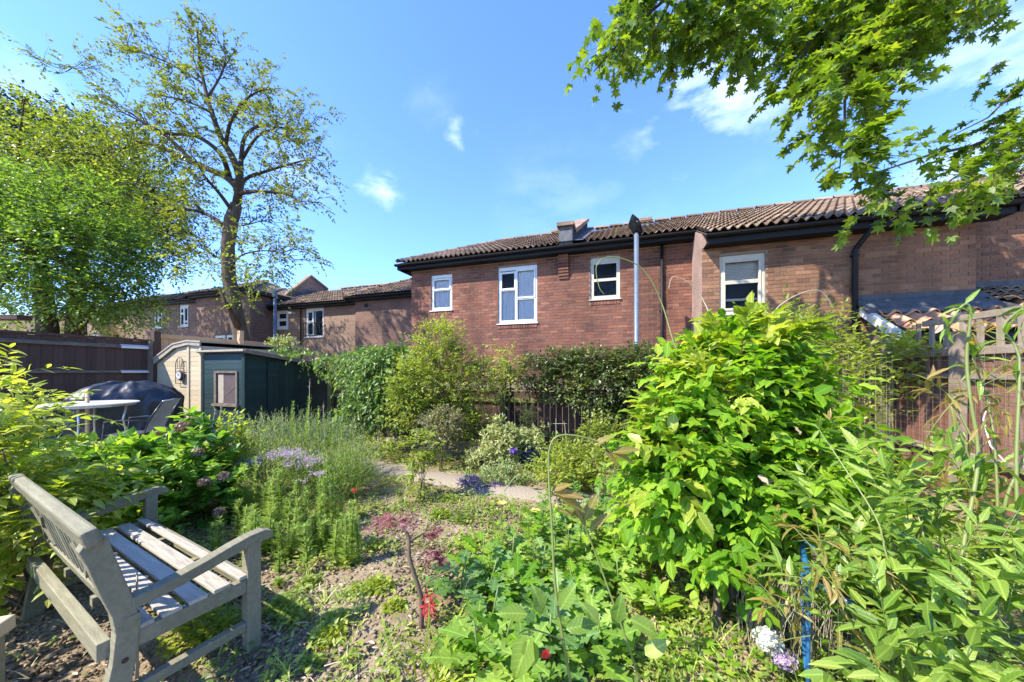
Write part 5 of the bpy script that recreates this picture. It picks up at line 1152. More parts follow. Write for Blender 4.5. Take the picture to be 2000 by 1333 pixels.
leaves('young_leaves',WAVY,a[0],a[1],a[2],a[3],LF['left'],wst,tuple(p0)); 
P,O=ellip([eb(1420,900,2.3,.55,.55,.5)],60,.6); leaves('faded_leaf',WAVY,P,nrm(rng.normal(size=(60,3))),np.tile([0,0,1.],(60,1))+rng.normal(size=(60,3))*.5,.07,LF['litter'],wst,tuple(p0))
# long tendrils rising from it
def tendril(name,label,pts,r0,r1,mat,tipl=None):
    P_=[at(*q) for q in pts]; m=len(P_); sp=[]
    for i in range(m-1):
        for k in range(6):
            u=k/6; p0_=P_[max(i-1,0)];p1=P_[i];p2=P_[i+1];p3=P_[min(i+2,m-1)]
            sp.append(.5*((2*p1)+(-p0_+p2)*u+(2*p0_-5*p1+4*p2-p3)*u*u+(-p0_+3*p1-3*p2+p3)*u**3))
    sp.append(P_[-1]); return sp
def add_tendril(parent,org,pts,r0,r1,mat,name='tendril'):
    sp=tendril('','',pts,r0,r1,mat); b=B(); b.tube([tuple(p-org) for p in sp],[r0+(r1-r0)*i/(len(sp)-1) for i in range(len(sp))],7); part(name,b,M[mat],parent,sm=True); return sp
add_tendril(wst,p0,[(1400,830,2.3),(1362,760,2.4),(1320,680,2.5),(1295,600,2.6),(1270,545,2.6),(1240,515,2.6),(1190,502,2.6),(1165,520,2.6),(1170,560,2.6),(1180,575,2.6)],.006,.003,'stemy')
add_tendril(wst,p0,[(1400,650,2.4),(1375,590,2.5),(1350,556,2.5),(1315,541,2.5),(1306,565,2.5)],.004,.002,'dry')
add_tendril(wst,p0,[(1490,640,2.4),(1520,600,2.5),(1560,575,2.5),(1600,568,2.5),(1625,595,2.5)],.004,.0025,'dry')
# light green shrub behind
p0=gp(1600,900,4.0)
shrub('arching_shrub','arching light green shrub with small pointed leaves behind the large bush','shrub',p0,
 [eb(1560,780,4.0,.6,.5),eb(1500,700,4.0,.6,.5),eb(1600,720,4.0,.42,.38),eb(1620,660,4.0,.18,.26),eb(1560,660,4,.35,.25),eb(1570,850,4,.55,.25)],760,.30,7,LANCE,.075,LF['privet'],'alt',nst=16,up=.75,droop=.15,rs=.01,inner=.3)
# climber on right fence
p0=gp(1740,760,4.9)
shrub('fence_climber','round leaved lime climber draped over the top of the right fence','climber',p0,
 [eb(1740,700,4.9,.5,.25,.3),eb(1800,690,4.5,.42,.25,.3),eb(1700,690,5.1,.35,.2),eb(1830,710,4.2,.3,.16),eb(1780,750,4.6,.35,.15)],320,.22,5,RND,.062,LF['left'],'alt',nst=10,up=.2,rs=.008,inner=.2,parts=120)
# evergreen hedge
p0=gp(1180,800,5.9)
shrub('evergreen_hedge','dark glossy evergreen hedge smothering the trellis in the centre','hedge',p0,
 [eb(1190,750,5.8,.75,.50,.4),eb(1260,760,5.6,.5,.55,.4),eb(1110,740,6.0,.5,.35,.3),eb(1050,730,6.1,.35,.28,.25),eb(1250,715,5.7,.5,.3,.35),eb(1160,710,5.9,.6,.2,.3),eb(1230,830,5.6,.4,.3,.35),eb(1100,705,6.0,.5,.14,.25)],3400,.20,6,LANCEW,.062,LF['ever'],'alt',nst=14,up=.45,jit=.8,inner=.5)
# privet / honeysuckle bush
p0=gp(860,860,5.6)
shrub('golden_bush','tall yellow green bush in front of the trellis left of centre','shrub',p0,
 [eb(860,740,5.7,.75,.55,.5),eb(860,680,5.7,.45,.35,.35),eb(820,760,5.6,.45,.5,.4),eb(920,760,5.7,.5,.4,.4),eb(860,660,5.8,.3,.2,.25),eb(800,800,5.6,.3,.35),eb(900,830,5.7,.55,.2)],1900,.24,6,LANCEW,.058,LF['privet'],'alt',nst=12,up=.6,jit=.7,inner=.4)
p0=gp(985,860,5.9)
shrub('fence_climber','thin yellow green climbing shoots on the posts in the middle of the trellis','climber',p0,
 [eb(985,705,5.9,.25,.25,.15),eb(1010,740,5.9,.3,.2,.15),eb(960,730,5.95,.3,.2,.15),eb(980,770,5.9,.15,.3,.1)],170,.25,5,LANCEW,.07,LF['privet'],'alt',nst=6,up=.5,inner=.1)
# climber over shed and fence
p0=gp(700,830,6.7)
shrub('climbing_hydrangea','broad climber with overlapping mid green leaves spilling from the shed roof to the fence','climber',p0,
 [eb(725,740,6.7,.50,.50,.45),eb(760,730,6.3,.45,.45,.4),eb(720,705,6.7,.5,.2,.4),eb(600,698,7.6,.55,.05,.4,w=.5),eb(555,690,7.9,.3,.03,.3,w=.5),eb(735,800,6.3,.42,.26,.35),eb(660,712,7.0,.3,.12,.3),eb(780,700,6.4,.5,.2,.35),eb(700,812,6.2,.28,.18,.3)],1450,.22,6,LANCEW,.085,LF['climb'],'rad',nst=12,up=-.05,droop=.5,jit=.5,inner=.5)
# hydrangea with faded heads
p0=gp(290,1010,3.45,.0)
hyd=shrub('hydrangea','dark leaved hydrangea with faded pinkish flower heads behind the bench','shrub',p0,
 [eb(300,965,3.35,.55,.38,.5),eb(200,945,3.4,.55,.30,.5),eb(390,945,3.45,.33,.32,.35),eb(130,940,3.3,.45,.26,.45),eb(395,880,3.6,.2,.18,.2),eb(290,905,3.5,.45,.14,.35),eb(380,990,3.3,.32,.25,.3),eb(408,830,3.75,.09,.12,.1)],620,.18,5,tpl_lance(.31,.06,.2),.115,LF['hyd'],'pin',nst=16,up=.8,droop=.15,jit=.6,inner=.35,parts=300,sv=.3)
def heads(lst,lf,parent,org,name='flower_head',k=120,petal=.018,jit=.6):
    for (x,y,Y,r) in lst:
        c=at(x,y,Y); v=nrm(rng.normal(size=(k,3))); P=np.array(c)+v*(r*(.75+.35*rng.random((k,1))))*np.array([1,1,.72]); core=B(); core.lathe([(0,-r*.5),(r*.4,-r*.42),(r*.66,-r*.2),(r*.7,0),(r*.66,r*.2),(r*.4,r*.42),(0,r*.5)],10); co=part('flower_core',core,lf,parent,sm=True); co.location=c-Vector(org); o_=leaves(name,RND,P,nrm(np.cross(v,rng.normal(size=(k,3)))+v*.25),nrm(v+jit*rng.normal(size=(k,3))*.6),petal*(.7+.6*rng.random(k)),lf,parent,tuple(org),kind=None)
heads([(318,842,3.5,.045),(358,834,3.45,.07),(386,884,3.3,.045),(400,942,3.1,.045),(436,930,3.2,.045),(428,1000,3.02,.04)],LF['fade'],hyd,p0,k=170,petal=.022)
# lime shrub at the far left foreground
p0=gp(60,1150,2.15)
shrub('lime_shrub','sprawling lime yellow shrub with pointed leaves at the left edge overhanging the bench back','shrub',p0,
 [eb(-20,900,2.3,.30,.26,.3),eb(50,980,2.3,.32,.20,.3),eb(-90,950,2.2,.6,.6,.5),eb(0,1040,2.1,.28,.3,.3),eb(-20,790,2.3,.10,.18,.2),eb(130,960,2.5,.22,.12,.2),eb(-250,1000,1.9,.6,.6,.5,.5),eb(30,1100,2.0,.2,.2,.2),eb(120,1010,2.2,.12,.10,.1)],560,.30,7,LANCEW,.082,LF['left'],'alt',nst=14,up=.45,droop=.3,jit=.8,inner=.2,parts=300,rs=.008)
shrub('lime_shrub','tall sunlit lime shoots rising beside the round table at the left edge','shrub',gp(15,1000,2.6),
 [eb(-20,820,2.6,.14,.45,.2),eb(30,860,2.7,.16,.12,.2),eb(80,805,2.7,.12,.03,.12)],60,.32,8,LANCE,.10,LF['left'],'alt',nst=8,up=.6,droop=.25,jit=.6,inner=.1,parts=100,rs=.006)
shrub('garden_bush','unseen leafy bush added outside the left edge to shade the soil behind the bench','shrub',(-3.6,.75,0),[(-3.7,.6,.8,.6,.5,.8),(-3.4,.7,1.1,.5,.4,.5),(-3.9,.4,1.3,.6,.5,.5),(-3.4,1.0,.6,.4,.3,.5),(-3.5,.3,.9,.6,.5,.7)],520,.3,6,LANCEW,.1,LF['hyd'],'alt',nst=10,inner=.1)  # bush added out of view for its shadow on the soil by the bench
# right foreground vine, near the camera
p0=gp(1760,1200,1.45)
VB=[eb(1800,1080,1.35,.28,.22,.25),eb(1900,1200,1.25,.32,.26,.25),eb(1780,1190,1.35,.20,.14,.2),eb(1700,1080,1.45,.13,.10,.2),eb(1900,1000,1.4,.22,.22,.2),eb(1760,1290,1.15,.35,.14,.2),eb(1975,930,1.4,.10,.12,.12,w=.6),eb(1840,980,1.5,.2,.08,.2,w=.6),eb(1980,1290,1.1,.25,.2,.2),eb(1640,1000,1.6,.14,.08,.15)]
vn=shrub('jasmine_vine','tangled vine with narrow pointed leaves and green stems filling the lower right corner','vine',p0,VB,185,.24,4,LANCE,.10,LF['vine'],'pin',stem='stem',nst=18,up=.45,droop=.25,jit=.8,inner=.1,parts=300,rs=.006,zmin=.1,ang=.6)
P,O=ellip([eb(1940,780,1.4,.12,.22,.15,w=.6),eb(1900,900,1.45,.26,.10,.15),eb(1540,1060,1.5,.12,.14,.15),eb(1650,1090,1.35,.3,.12,.15),eb(1880,760,1.4,.16,.12,.1),eb(1980,650,1.5,.12,.12,.1),eb(1600,1240,1.3,.2,.12,.1)],60,.1)
a=shoots(P,O,.16,4,'rad',.25,.7,.3,.5,True,.075); leaves('young_leaves',LANCEN,a[0],a[1],a[2],a[3],LF['vinetip'],vn,tuple(p0)); tubes('twigs',a[4],.0022,.001,M['stemy'],vn,tuple(p0))['kind']='stuff'
for q,r in [([(1880,1333,1.25),(1875,1200,1.25),(1880,1080,1.3),(1910,900,1.35),(1895,780,1.38),(1888,700,1.4),(1895,610,1.4),(1880,597,1.4),(1850,640,1.4)],.008),
 ([(1860,1240,1.25),(1900,1120,1.3),(1950,1040,1.3),(1970,960,1.3),(2010,880,1.3)],.008),([(1860,1500,1.1),(1820,1333,1.2),(1760,1180,1.25),(1730,1080,1.3),(1710,1010,1.35),(1640,900,1.5),(1600,840,1.6)],.005),
 ([(1950,1100,1.3),(1945,900,1.35),(1930,790,1.4),(1900,700,1.4)],.005),([(1760,1480,1.1),(1720,1333,1.2),(1680,1230,1.25),(1600,1090,1.35),(1550,1030,1.4)],.004),([(1905,870,1.4),(1870,800,1.45),(1850,770,1.5),(1810,740,1.5)],.004),
 ([(1895,900,1.4),(1870,830,1.42),(1860,780,1.42),(1905,770,1.4),(1950,790,1.4)],.003),([(1800,1320,1.2),(1810,1150,1.3),(1790,1000,1.4),(1700,880,1.6),(1620,820,1.7)],.004),([(1990,1100,1.2),(1985,900,1.25),(1990,700,1.3),(1960,640,1.35),(2000,600,1.4)],.006)]:
    sp_=add_tendril(vn,p0,q,r,r*.5,'stemy','vine_stem'); k_=rng.integers(len(sp_)//3,len(sp_),12); Pk=np.array([tuple(sp_[i]) for i in k_]+[tuple(sp_[-1])]*5)
    leaves('young_leaves',LANCEN,Pk,nrm(rng.normal(size=(17,3))+np.array([0,0,.35])),np.tile([0,0,1.],(17,1))+rng.normal(size=(17,3))*.4,.05+.05*rng.random(17),LF['vine'] if r>.0045 else LF['vinetip'],vn,tuple(p0))
# front centre young vine stem with few leaves
p0=gp(1110,1330,1.35); p0.z=0
cv=thing('climber_shoot','single tall curling vine shoot with pale leaflets in the centre foreground','vine',p0)
add_tendril(cv,p0,[(1130,1420,1.3),(1105,1280,1.3),(1085,1150,1.32),(1078,1030,1.35),(1072,930,1.4),(1075,870,1.42),(1100,850,1.42),(1160,860,1.42),(1195,885,1.42)],.006,.003,'stemy','stem')
add_tendril(cv,p0,[(1075,960,1.4),(1040,935,1.42),(1010,930,1.42),(985,960,1.42)],.0035,.002,'stemy','stem')
add_tendril(cv,p0,[(1250,1333,1.4),(1220,1240,1.4),(1170,1100,1.45),(1140,1020,1.45),(1130,980,1.45)],.005,.003,'stemy','stem')
add_tendril(cv,p0,[(1100,1250,1.3),(1040,1230,1.25),(1010,1240,1.2)],.003,.002,'stemy','stem')
def spot_leaves(lst,tpl,lf,parent,org):
    for (x,y,Y,dx,dy,sz_) in lst:
        c=at(x,y,Y); d=Vector((dx,random.uniform(-.3,.1),-dy)).normalized()
        leaves('leaf',tpl,[tuple(c)],[tuple(d)],[(random.uniform(-.3,.3),-.6,1)],[sz_],lf,parent,tuple(org),kind=None)
spot_leaves([(1040,1235,1.2,-.6,1.2,.17),(1030,1200,1.2,-1,-.3,.11),(1060,1200,1.25,-.3,-1,.11),(1095,1190,1.25,.4,-.8,.11),(1030,1240,1.2,.2,1,.12),(1105,1230,1.3,1,-.3,.12),(1200,1220,1.35,.3,-1,.12),(1230,1210,1.35,1,.4,.13),(1170,1220,1.35,-.6,-.8,.11),(1260,1280,1.4,.6,-.6,.12)],WAVY,LF['vine'],cv,p0)
spot_leaves([(1075,960,1.4,1,-.4,.10),(1080,962,1.4,1,.1,.14),(1085,965,1.4,1,.5,.15),(1160,870,1.42,1,-.6,.10),(1190,885,1.42,1,.3,.12),(1180,880,1.42,.9,.9,.10),(1195,885,1.42,1,-.2,.13),(1020,930,1.42,-.3,-1,.06),(1140,1020,1.45,.4,-1,.14),(1145,1030,1.45,-.5,-1,.12),(1150,1040,1.45,.9,-.9,.13),(1135,1010,1.45,-1,-.4,.1)],LANCE,LF['vinetip'],cv,p0)
# poppies : broad glaucous lobed leaves
def rosette(name,label,cat,px,py,Y,n,size,h,lf,tpl,stemh=None,group=None,spread=.12,parts=40,lay=0.6):
    c=gp(px,py,Y); t=thing(name,label,cat,c,0,group); P=[];D=[];U=[];S=[]
    for i in range(n):
        a=i*2.4+random.random()*.6; z=h*(.12+.88*i/max(1,n-1)) ; k=1-.45*i/max(1,n-1)
        P.append((c.x+math.cos(a)*spread*.2,c.y+math.sin(a)*spread*.2,c.z+z*.8)); D.append((math.cos(a),math.sin(a),lay*random.uniform(.3,1.2))); U.append((-.3*math.cos(a),-.3*math.sin(a),1)); S.append(size*k*random.uniform(.8,1.15))
    leaves('foliage',tpl,P,D,U,S,lf,t,tuple(c),parts)
    b=B(); b.tube([(0,0,-.01),(random.uniform(-.02,.02),0,h*.5),(random.uniform(-.04,.04),0,h*(1.0))],[.007,.006,.004],6); part('stem',b,M['stem'],t,sm=True); return t,c
pos=[(960,1240,1.9,.55),(930,1290,1.65,.45),(1010,1180,2.1,.55),(1060,1120,2.4,.6),(1000,1090,2.5,.5),(1120,1180,2.1,.5),(1080,1290,1.7,.45),(1160,1300,1.7,.35),(1150,1100,2.4,.5),(960,1160,2.2,.5),(1210,1180,2.2,.45),(1190,1050,2.7,.55),(1110,1060,2.8,.55),(1020,1320,1.55,.4),(1060,1010,2.9,.6),(1170,980,3.1,.6),(1235,1090,2.6,.4),(940,1110,2.5,.35),(1090,1210,1.95,.4),(1150,1230,1.9,.4),(990,1285,1.7,.4),(900,1200,2.2,.3)]
for i,(x,y,Y,h) in enumerate(pos):
    c=at(x,y,Y); Yg=Y
    rosette('poppy_plant','poppy','plant',x,y,Y,12,.25,max(.28,c.z+.14),[LF['poppy'],LF['poppyb'],LF['wist']][(i*7)%3],LOBED,group='leafy poppy plants in the centre foreground',spread=.2,parts=12,lay=.6)
# broad plain leaves clump
rosette('broad_leaved_plant','clump of plain broad upright leaves under the large bush','plant',1285,1240,2.05,9,.22,.16,LF['wist'],LANCEW,parts=9,lay=1.3)
t,c=rosette('red_poppy_bud','small scarlet poppy bud opening among the leaves at the bottom','flower',1068,1333,1.45,3,.08,.22,LF['poppy'],LOBED)
P=np.array([tuple(at(1066,1287,1.45))]*5); leaves('petal',RND,P,[(.3,0,1),(-.3,0,1),(0,-.3,1),(0,.3,1),(.2,.2,1)],[(0,-1,.2)]*5,.035,LF['scarlet'],t,tuple(c),kind=None)
b=B(); e=at(1066,1300,1.45)-c; b.tube([(0,0,0),tuple(e)],.004,5); part('stem',b,M['stem'],t)
# aster mound + feathery plants + tall stems
p0=gp(575,1000,3.8)
am=shrub('aster_clump','rounded clump with small mauve flowers and fine leaves in mid bed','plant',p0,[eb(560,950,3.8,.48,.30,.4),eb(500,930,3.8,.35,.25,.3),eb(640,950,3.8,.35,.25,.3)],900,.20,7,NEEDLE,.045,LF['feather'],'rad',stem='stem',nst=20,up=1.1,droop=.05,inner=.2,rs=.004)
P,O=ellip([eb(560,885,3.8,.34,.05,.25),eb(600,900,3.8,.3,.04,.25),eb(500,900,3.7,.2,.03,.2),eb(620,925,3.6,.15,.02,.1),eb(590,940,3.5,.06,.02,.05)],420,.0); P2=np.repeat(P,7,0)+rng.normal(size=(420*7,3))*.008
D=nrm(rng.normal(size=P2.shape)*np.array([1,1,.35])); leaves('flowers',DIAW,P2,D,np.tile([0,0,1.],(len(P2),1)),.017,LF['mauve'],am,tuple(p0))
p0=gp(560,880,4.7)
shrub('lavender_bush','soft grey green feathery mound in front of the dark green shed','shrub',p0,[eb(560,860,4.7,.75,.26,.5),eb(640,880,4.6,.6,.26,.5),eb(500,870,4.7,.4,.22,.4),eb(680,920,4.3,.35,.22,.35)],1700,.20,7,NEEDLE,.05,LF['grey'],'rad',stem='stem',nst=10,up=1.1,droop=.05,inner=.2)
p0=gp(690,960,4.0)
shrub('lavender_bush','round grey green feathery tuft at the left side of the path','shrub',p0,[eb(680,930,4.0,.28,.24,.28)],420,.18,7,NEEDLE,.045,LF['feather'],'rad',stem='stem',nst=6,up=1.1,droop=.05,inner=.2)
FNEED=tpl_blade(.085,.1)
def spires(name,label,group,lst,nlv,ls,lf,tpl,mat='stem',r=.003,fl=None,cat='plant',up=.8):
    for (x,yt,Y,lean) in lst:
        top=at(x,yt,Y); bx=top.x-lean; g=gz(bx,Y); t=thing(name,label,cat,(bx,Y,g),0,group); h=top.z-g
        q=[(0,0,0),(lean*.2,0,h*.4),(lean*.6,0,h*.75),(lean,0,h)]; b=B(); b.tube(q,[r*1.3,r,r,r*.5],5); part('stem',b,M[mat],t,sm=True)
        if nlv:
            tt=(rng.random(nlv))**.8; P=np.array([bx,Y,g])+np.stack([lean*tt**1.6,np.zeros(nlv),h*tt],-1); a_=rng.random(nlv)*6.28
            D=np.stack([np.cos(a_),np.sin(a_),np.full(nlv,up)],-1); leaves('foliage',tpl,P,D,np.tile([0,0,1.],(nlv,1))+.01,ls*(.6+.6*rng.random(nlv))*(1.15-.6*tt),lf,t,(bx,Y,g))
        if fl is not None:
            k=26; P=np.array([bx+lean,Y,g+h])+rng.normal(size=(k,3))*np.array([.008,.008,.03])-np.array([0,0,.03]); leaves('flower',DIAW,P,nrm(rng.normal(size=(k,3))),np.tile([0,0,1.],(k,1)),.012,fl,t,(bx,Y,g),kind=None)
sp=[(573,785,4.6,.05),(605,775,4.5,.1),(622,800,4.5,.02),(600,830,4.4,.0),(640,820,4.6,-.03),(655,800,4.6,0),(585,850,4.3,0),(615,850,4.3,.03),(560,850,4.4,.02),(630,860,4.2,0),(650,850,4.3,.05),(575,830,4.5,-.03),(668,840,4.4,.04),(545,860,4.3,-.03)]
spires('toadflax','tall upright narrow leaved green spires in front of the dark green shed','tall green spires by the shed',sp,260,.075,LF['feather'],FNEED,fl=LF['grey'])
spires('dry_stalk','thin dry grass stalk standing beside the dark green shed','dry stalks by the shed',[(510,805,5.0,-.15),(525,815,5.0,-.08),(535,812,5.0,.0),(545,820,5.0,.05),(552,812,5.0,.06),(560,808,5,.08),(420,800,4.2,.1),(432,795,4.2,.12),(605,745,4.6,.02),(632,790,4.6,.02)],0,0,None,None,'dry',.0035,fl=LF['straw'])
fe=[]
for i in range(60):
    x=random.uniform(455,700); y=random.uniform(945,1080); Y=1.5*F/(y+45-HZ); fe.append((x,y-random.choice([10,20,30,50,70])*random.uniform(.6,1.1),min(Y,3.3),random.uniform(-.03,.03)))
spires('feathery_spurge','upright feathery lime green stem in the bed behind the bench','feathery stems in the bed',fe,200,.075,LF['feather'],FNEED,up=.55)
tl=[(1140,975,2.6,.03),(1085,1005,2.4,0),(1200,1000,2.5,.02),(1030,1010,2.6,-.02),(1250,940,2.9,0),(960,1070,2.3,.02),(1180,905,3.2,.02),(1120,930,3.0,-.02),(1060,965,2.8,0),(1225,1070,2.3,.0),(1000,1120,2.1,.02),(1150,1090,2.2,.03)]
spires('sow_thistle','thistle','tall leafy stems in the centre foreground',tl,34,.12,LF['poppyb'],LOBED,up=.5,r=.005)
spires('sow_thistle','thistle','tall leafy stems in the centre foreground',[(1110,1030,2.35,0),(1170,1010,2.7,.02),(1045,1060,2.3,.01),(985,1030,2.6,.02),(1215,960,2.9,0)],30,.11,LF['weed'],LANCEW,up=.7,r=.004)
wk=[(545,1130,2.35,.0),(545,1080,2.5,0),(530,1200,2.1,.02),(415,1020,2.8,0),(430,1010,2.8,.02),(350,1025,2.7,0),(500,1060,2.6,0),(545,1165,2.1,0)]
spires('young_weed','single upright weed stem growing close to the bench','weed stems near the bench',wk,120,.06,LF['feather'],FNEED,up=.5)
spires('young_weed','pale cane growing up through the slats of the bench','canes through the bench',[(268,1115,1.62,.0)],0,0,None,None,'dry',.006)
# hollyhock-ish light stems at 830
p0=gp(825,980,3.9)
shrub('rose_shoot','upright light green leafy shoots on bare stems at the edge of the path','plant',p0,[eb(830,870,3.9,.14,.14,.12),eb(815,930,3.9,.08,.25,.08),eb(850,890,3.9,.08,.12,.08)],70,.14,5,LANCEW,.07,LF['privet'],'alt',nst=6,up=.5,inner=.0,rs=.005,parts=60)
# beige dome shrub
p0=gp(860,905,5.1)
shrub('clipped_shrub','dull beige green domed shrub on bare stems below the yellow green bush','shrub',p0,[eb(858,835,5.1,.32,.20,.3),eb(870,820,5.1,.24,.16,.2)],420,.12,6,DIAW,.035,LF['beige'],'rad',nst=9,rs=.012,inner=.5,up=.4)
# variegated shrub
p0=gp(965,900,5.1)
shrub('variegated_shrub','cream variegated evergreen shrub left of the blue pot','shrub',p0,[eb(975,870,5.1,.32,.26,.3),eb(1000,850,5.1,.12,.12,.1),eb(950,900,5.0,.28,.15,.25),eb(1035,860,5.15,.10,.12,.1),eb(975,835,5.1,.12,.12,.1)],420,.13,8,LANCE,.062,LF['varieg'],'rad',nst=9,rs=.008,inner=.3,up=.7)
p0=Vector((.27,5.3,.26))
shrub('potted_shrub','small variegated shrub with a tall green sprig growing in the blue pot','plant',p0,[eb(1032,860,5.3,.16,.10,.12),eb(1062,842,5.3,.06,.05,.05)],90,.11,7,LANCE,.055,LF['varieg'],'rad',nst=5,rs=.005,inner=.1,up=.6,zmin=.3)
shrub('potted_conifer','narrow wispy green column rising behind the blue pot','plant',gp(1030,880,5.6),[eb(1030,815,5.6,.10,.24,.10),eb(1032,850,5.6,.13,.12,.1)],260,.10,6,NEEDLE,.04,LF['tree2'],'rad',nst=4,rs=.006,inner=.0,up=.7)
# purple flowers
p0=gp(935,945,4.4)
pf=shrub('purple_flower_clump','low clump with violet blue flowers at the edge of the path','flowers',p0,[eb(935,950,4.4,.34,.13,.22),eb(985,930,4.5,.28,.16,.2)],360,.10,6,LANCE,.045,LF['grey'],'rad',nst=0,inner=.2,up=.6)
P,O=ellip([eb(918,938,4.35,.14,.06,.12),eb(968,950,4.3,.09,.05,.08),eb(945,955,4.25,.12,.04,.08)],220,.6); P2=np.repeat(P,5,0)+rng.normal(size=(1100,3))*.008; leaves('flowers',DIAW,P2,nrm(rng.normal(size=P2.shape)),np.tile([0,-.5,1.],(len(P2),1)),.022,LF['purple'],pf,tuple(p0))
c=at(1003,882,4.6); al=thing('allium','purple allium globe on a tall stem beside the blue pot','flower',(c.x,c.y,0)); b=B(); b.tube([(0,0,0),(0,0,c.z-.03)],.006,6); part('stem',b,M['stem'],al); heads([(1003,882,4.6,.05)],LF['purple'],al,(c.x,c.y,0),k=120,petal=.022)
# white alliums / hydrangea heads lower right
for i,(x,y,Y,r,lb) in enumerate([(1500,1250,1.6,.055,'creamy white flower ball with florets fully open above the other white ball'),(1530,1285,1.58,.05,'white flower ball going over, lower right of the two white balls')]):
    c=at(x,y,Y); t=thing('white_flower_ball',lb,'flower',(c.x,c.y,0)); b=B(); b.tube([(0,0,0),(0,0,c.z-.02)],.004,6); part('stem',b,M['stem'],t)
    heads([(x,y,Y,r)],LF['whitef'] if i==0 else LF['mauve'],t,(c.x,c.y,0),k=240,petal=.017)
# twiggy dead growth behind stand
p0=gp(1540,1260,1.85); t=thing('dead_twigs','mass of thin dry upright twigs left of the blue stand','dead plant',p0)
n=220; A=np.array(p0)+rng.normal(size=(n,3))*np.array([.13,.08,0]); Q=np.stack([A,A+np.array([0,0,.2])+rng.normal(size=(n,3))*.02,A+np.array([0,0,.42])+rng.normal(size=(n,3))*.05],1); tubes('twigs',Q,.0022,.001,M['dry'],t,tuple(p0))['kind']='stuff'
# red japanese maple sapling
p0=gp(822,1235,1.97); rm=thing('red_maple_sapling','small bare stemmed japanese maple with purple red lacy leaves in the soil bed','tree',p0)
for q,r in [([(822,1238,1.97),(824,1180,1.97),(818,1150,1.97),(800,1090,1.98),(798,1050,2.0),(780,1025,2.0),(765,1018,2.0)],.016),([(822,1150,1.97),(845,1130,1.95),(880,1115,1.9),(900,1100,1.88)],.006),([(800,1060,2.0),(830,1040,2.1),(860,1020,2.1)],.005),([(824,1180,1.97),(832,1160,2.0),(830,1140,2.0)],.006),([(900,1190,1.9),(912,1140,1.9),(930,1120,1.9)],.003)]:
    sp_=tendril('','',q,r,r*.4,'stemb'); b=B(); b.tube([tuple(p-p0) for p in sp_],[r+(r*.4-r)*i/(len(sp_)-1) for i in range(len(sp_))],8); part('branch',b,M['stemb'],rm,sm=True)
RSTAR=tpl_fan([(0,1),(12,.22),(32,.9),(48,.2),(68,.75),(88,.18),(115,.5),(150,.12)])
P,O=ellip([eb(790,1015,2.05,.13,.03,.1),eb(745,1020,2.05,.10,.04,.1),eb(850,1040,2.1,.08,.04,.06),eb(850,1080,2.05,.07,.06,.06),eb(865,1095,2.05,.04,.02,.04)],230,.0); a_=rng.random(230)*6.28
leaves('foliage',RSTAR,P,np.stack([np.cos(a_),np.sin(a_),-.35+0*a_],-1),np.tile([0,0,1.],(230,1))+rng.normal(size=(230,3))*.3,.05,LF['red'],rm,tuple(p0))
P,O=ellip([eb(838,1180,1.95,.035,.09,.03)],60,.0); leaves('foliage',LANCEN,P,nrm(rng.normal(size=(60,3))*np.array([1,1,.3])-np.array([0,0,.6])),np.tile([0,-1.,.5],(60,1)),.045,LF['scarlet'],rm,tuple(p0))
# iris / strap leaves at bottom
for k,(x,y,Y,n_,L_) in enumerate([(850,1330,1.62,34,.30)]):
    c=gp(x,y,Y); t=thing('grassy_clump','tuft of yellow green strap leaves at the bottom centre edge','plant',c); a_=rng.random(n_)*6.28; D=np.stack([np.cos(a_)*.6+.35,np.sin(a_)*.5,np.full(n_,.9)],-1)
    leaves('blade',tpl_blade(.022,.5),np.tile(np.array(c),(n_,1))+rng.normal(size=(n_,3))*np.array([.04,.04,0]),D,np.stack([-np.cos(a_),-np.sin(a_),.6+0*a_],-1),L_*(.6+.6*rng.random(n_)),LF['lime'],t,tuple(c),parts=n_,pname='blade')
# lime feverfew / geranium tufts
tuf=[(680,1090,2.75,.10),(560,1180,2.15,.14),(575,1200,2.05,.12),(640,1240,1.95,.10),(650,1210,2.05,.10),(600,1135,2.4,.09),(390,1240,1.95,.20),(430,1220,2.0,.16),(700,1150,2.35,.10),(740,1140,2.4,.12),(730,1060,2.9,.1),(640,1070,2.9,.09),(860,1000,3.4,.12),(900,1010,3.3,.12),(700,1000,3.4,.08),(350,1200,2.1,.15),(610,1290,1.75,.06),(420,1170,2.2,.16),(770,1180,2.15,.08),(920,1060,2.8,.14),(880,970,3.7,.12)]
for i,(x,y,Y,r) in enumerate(tuf):
    c=gp(x,y,1.5*F/(y+10-HZ)); Yc=c.y; c=gp(x,y,Yc); c.z=0; t=thing('weed_tuft','low tuft of soft lime green leaves growing on bare soil','weed',c,0,'lime green tufts on the soil')
    n_=int(260*r/.1); v=nrm(rng.normal(size=(n_,3))); v[:,2]=abs(v[:,2]); P=np.array(c)+v*np.array([r,r*.8,r*.7])*rng.random((n_,1))**.5
    leaves('foliage',MAPLE2,P,nrm(v*np.array([1,1,.4])+rng.normal(size=(n_,3))*.4),np.tile([0,0,1.],(n_,1))+rng.normal(size=(n_,3))*.3,.026*(.7+.6*rng.random(n_)),LF['lime'] if i%3==0 else LF['weed'],t,tuple(c))
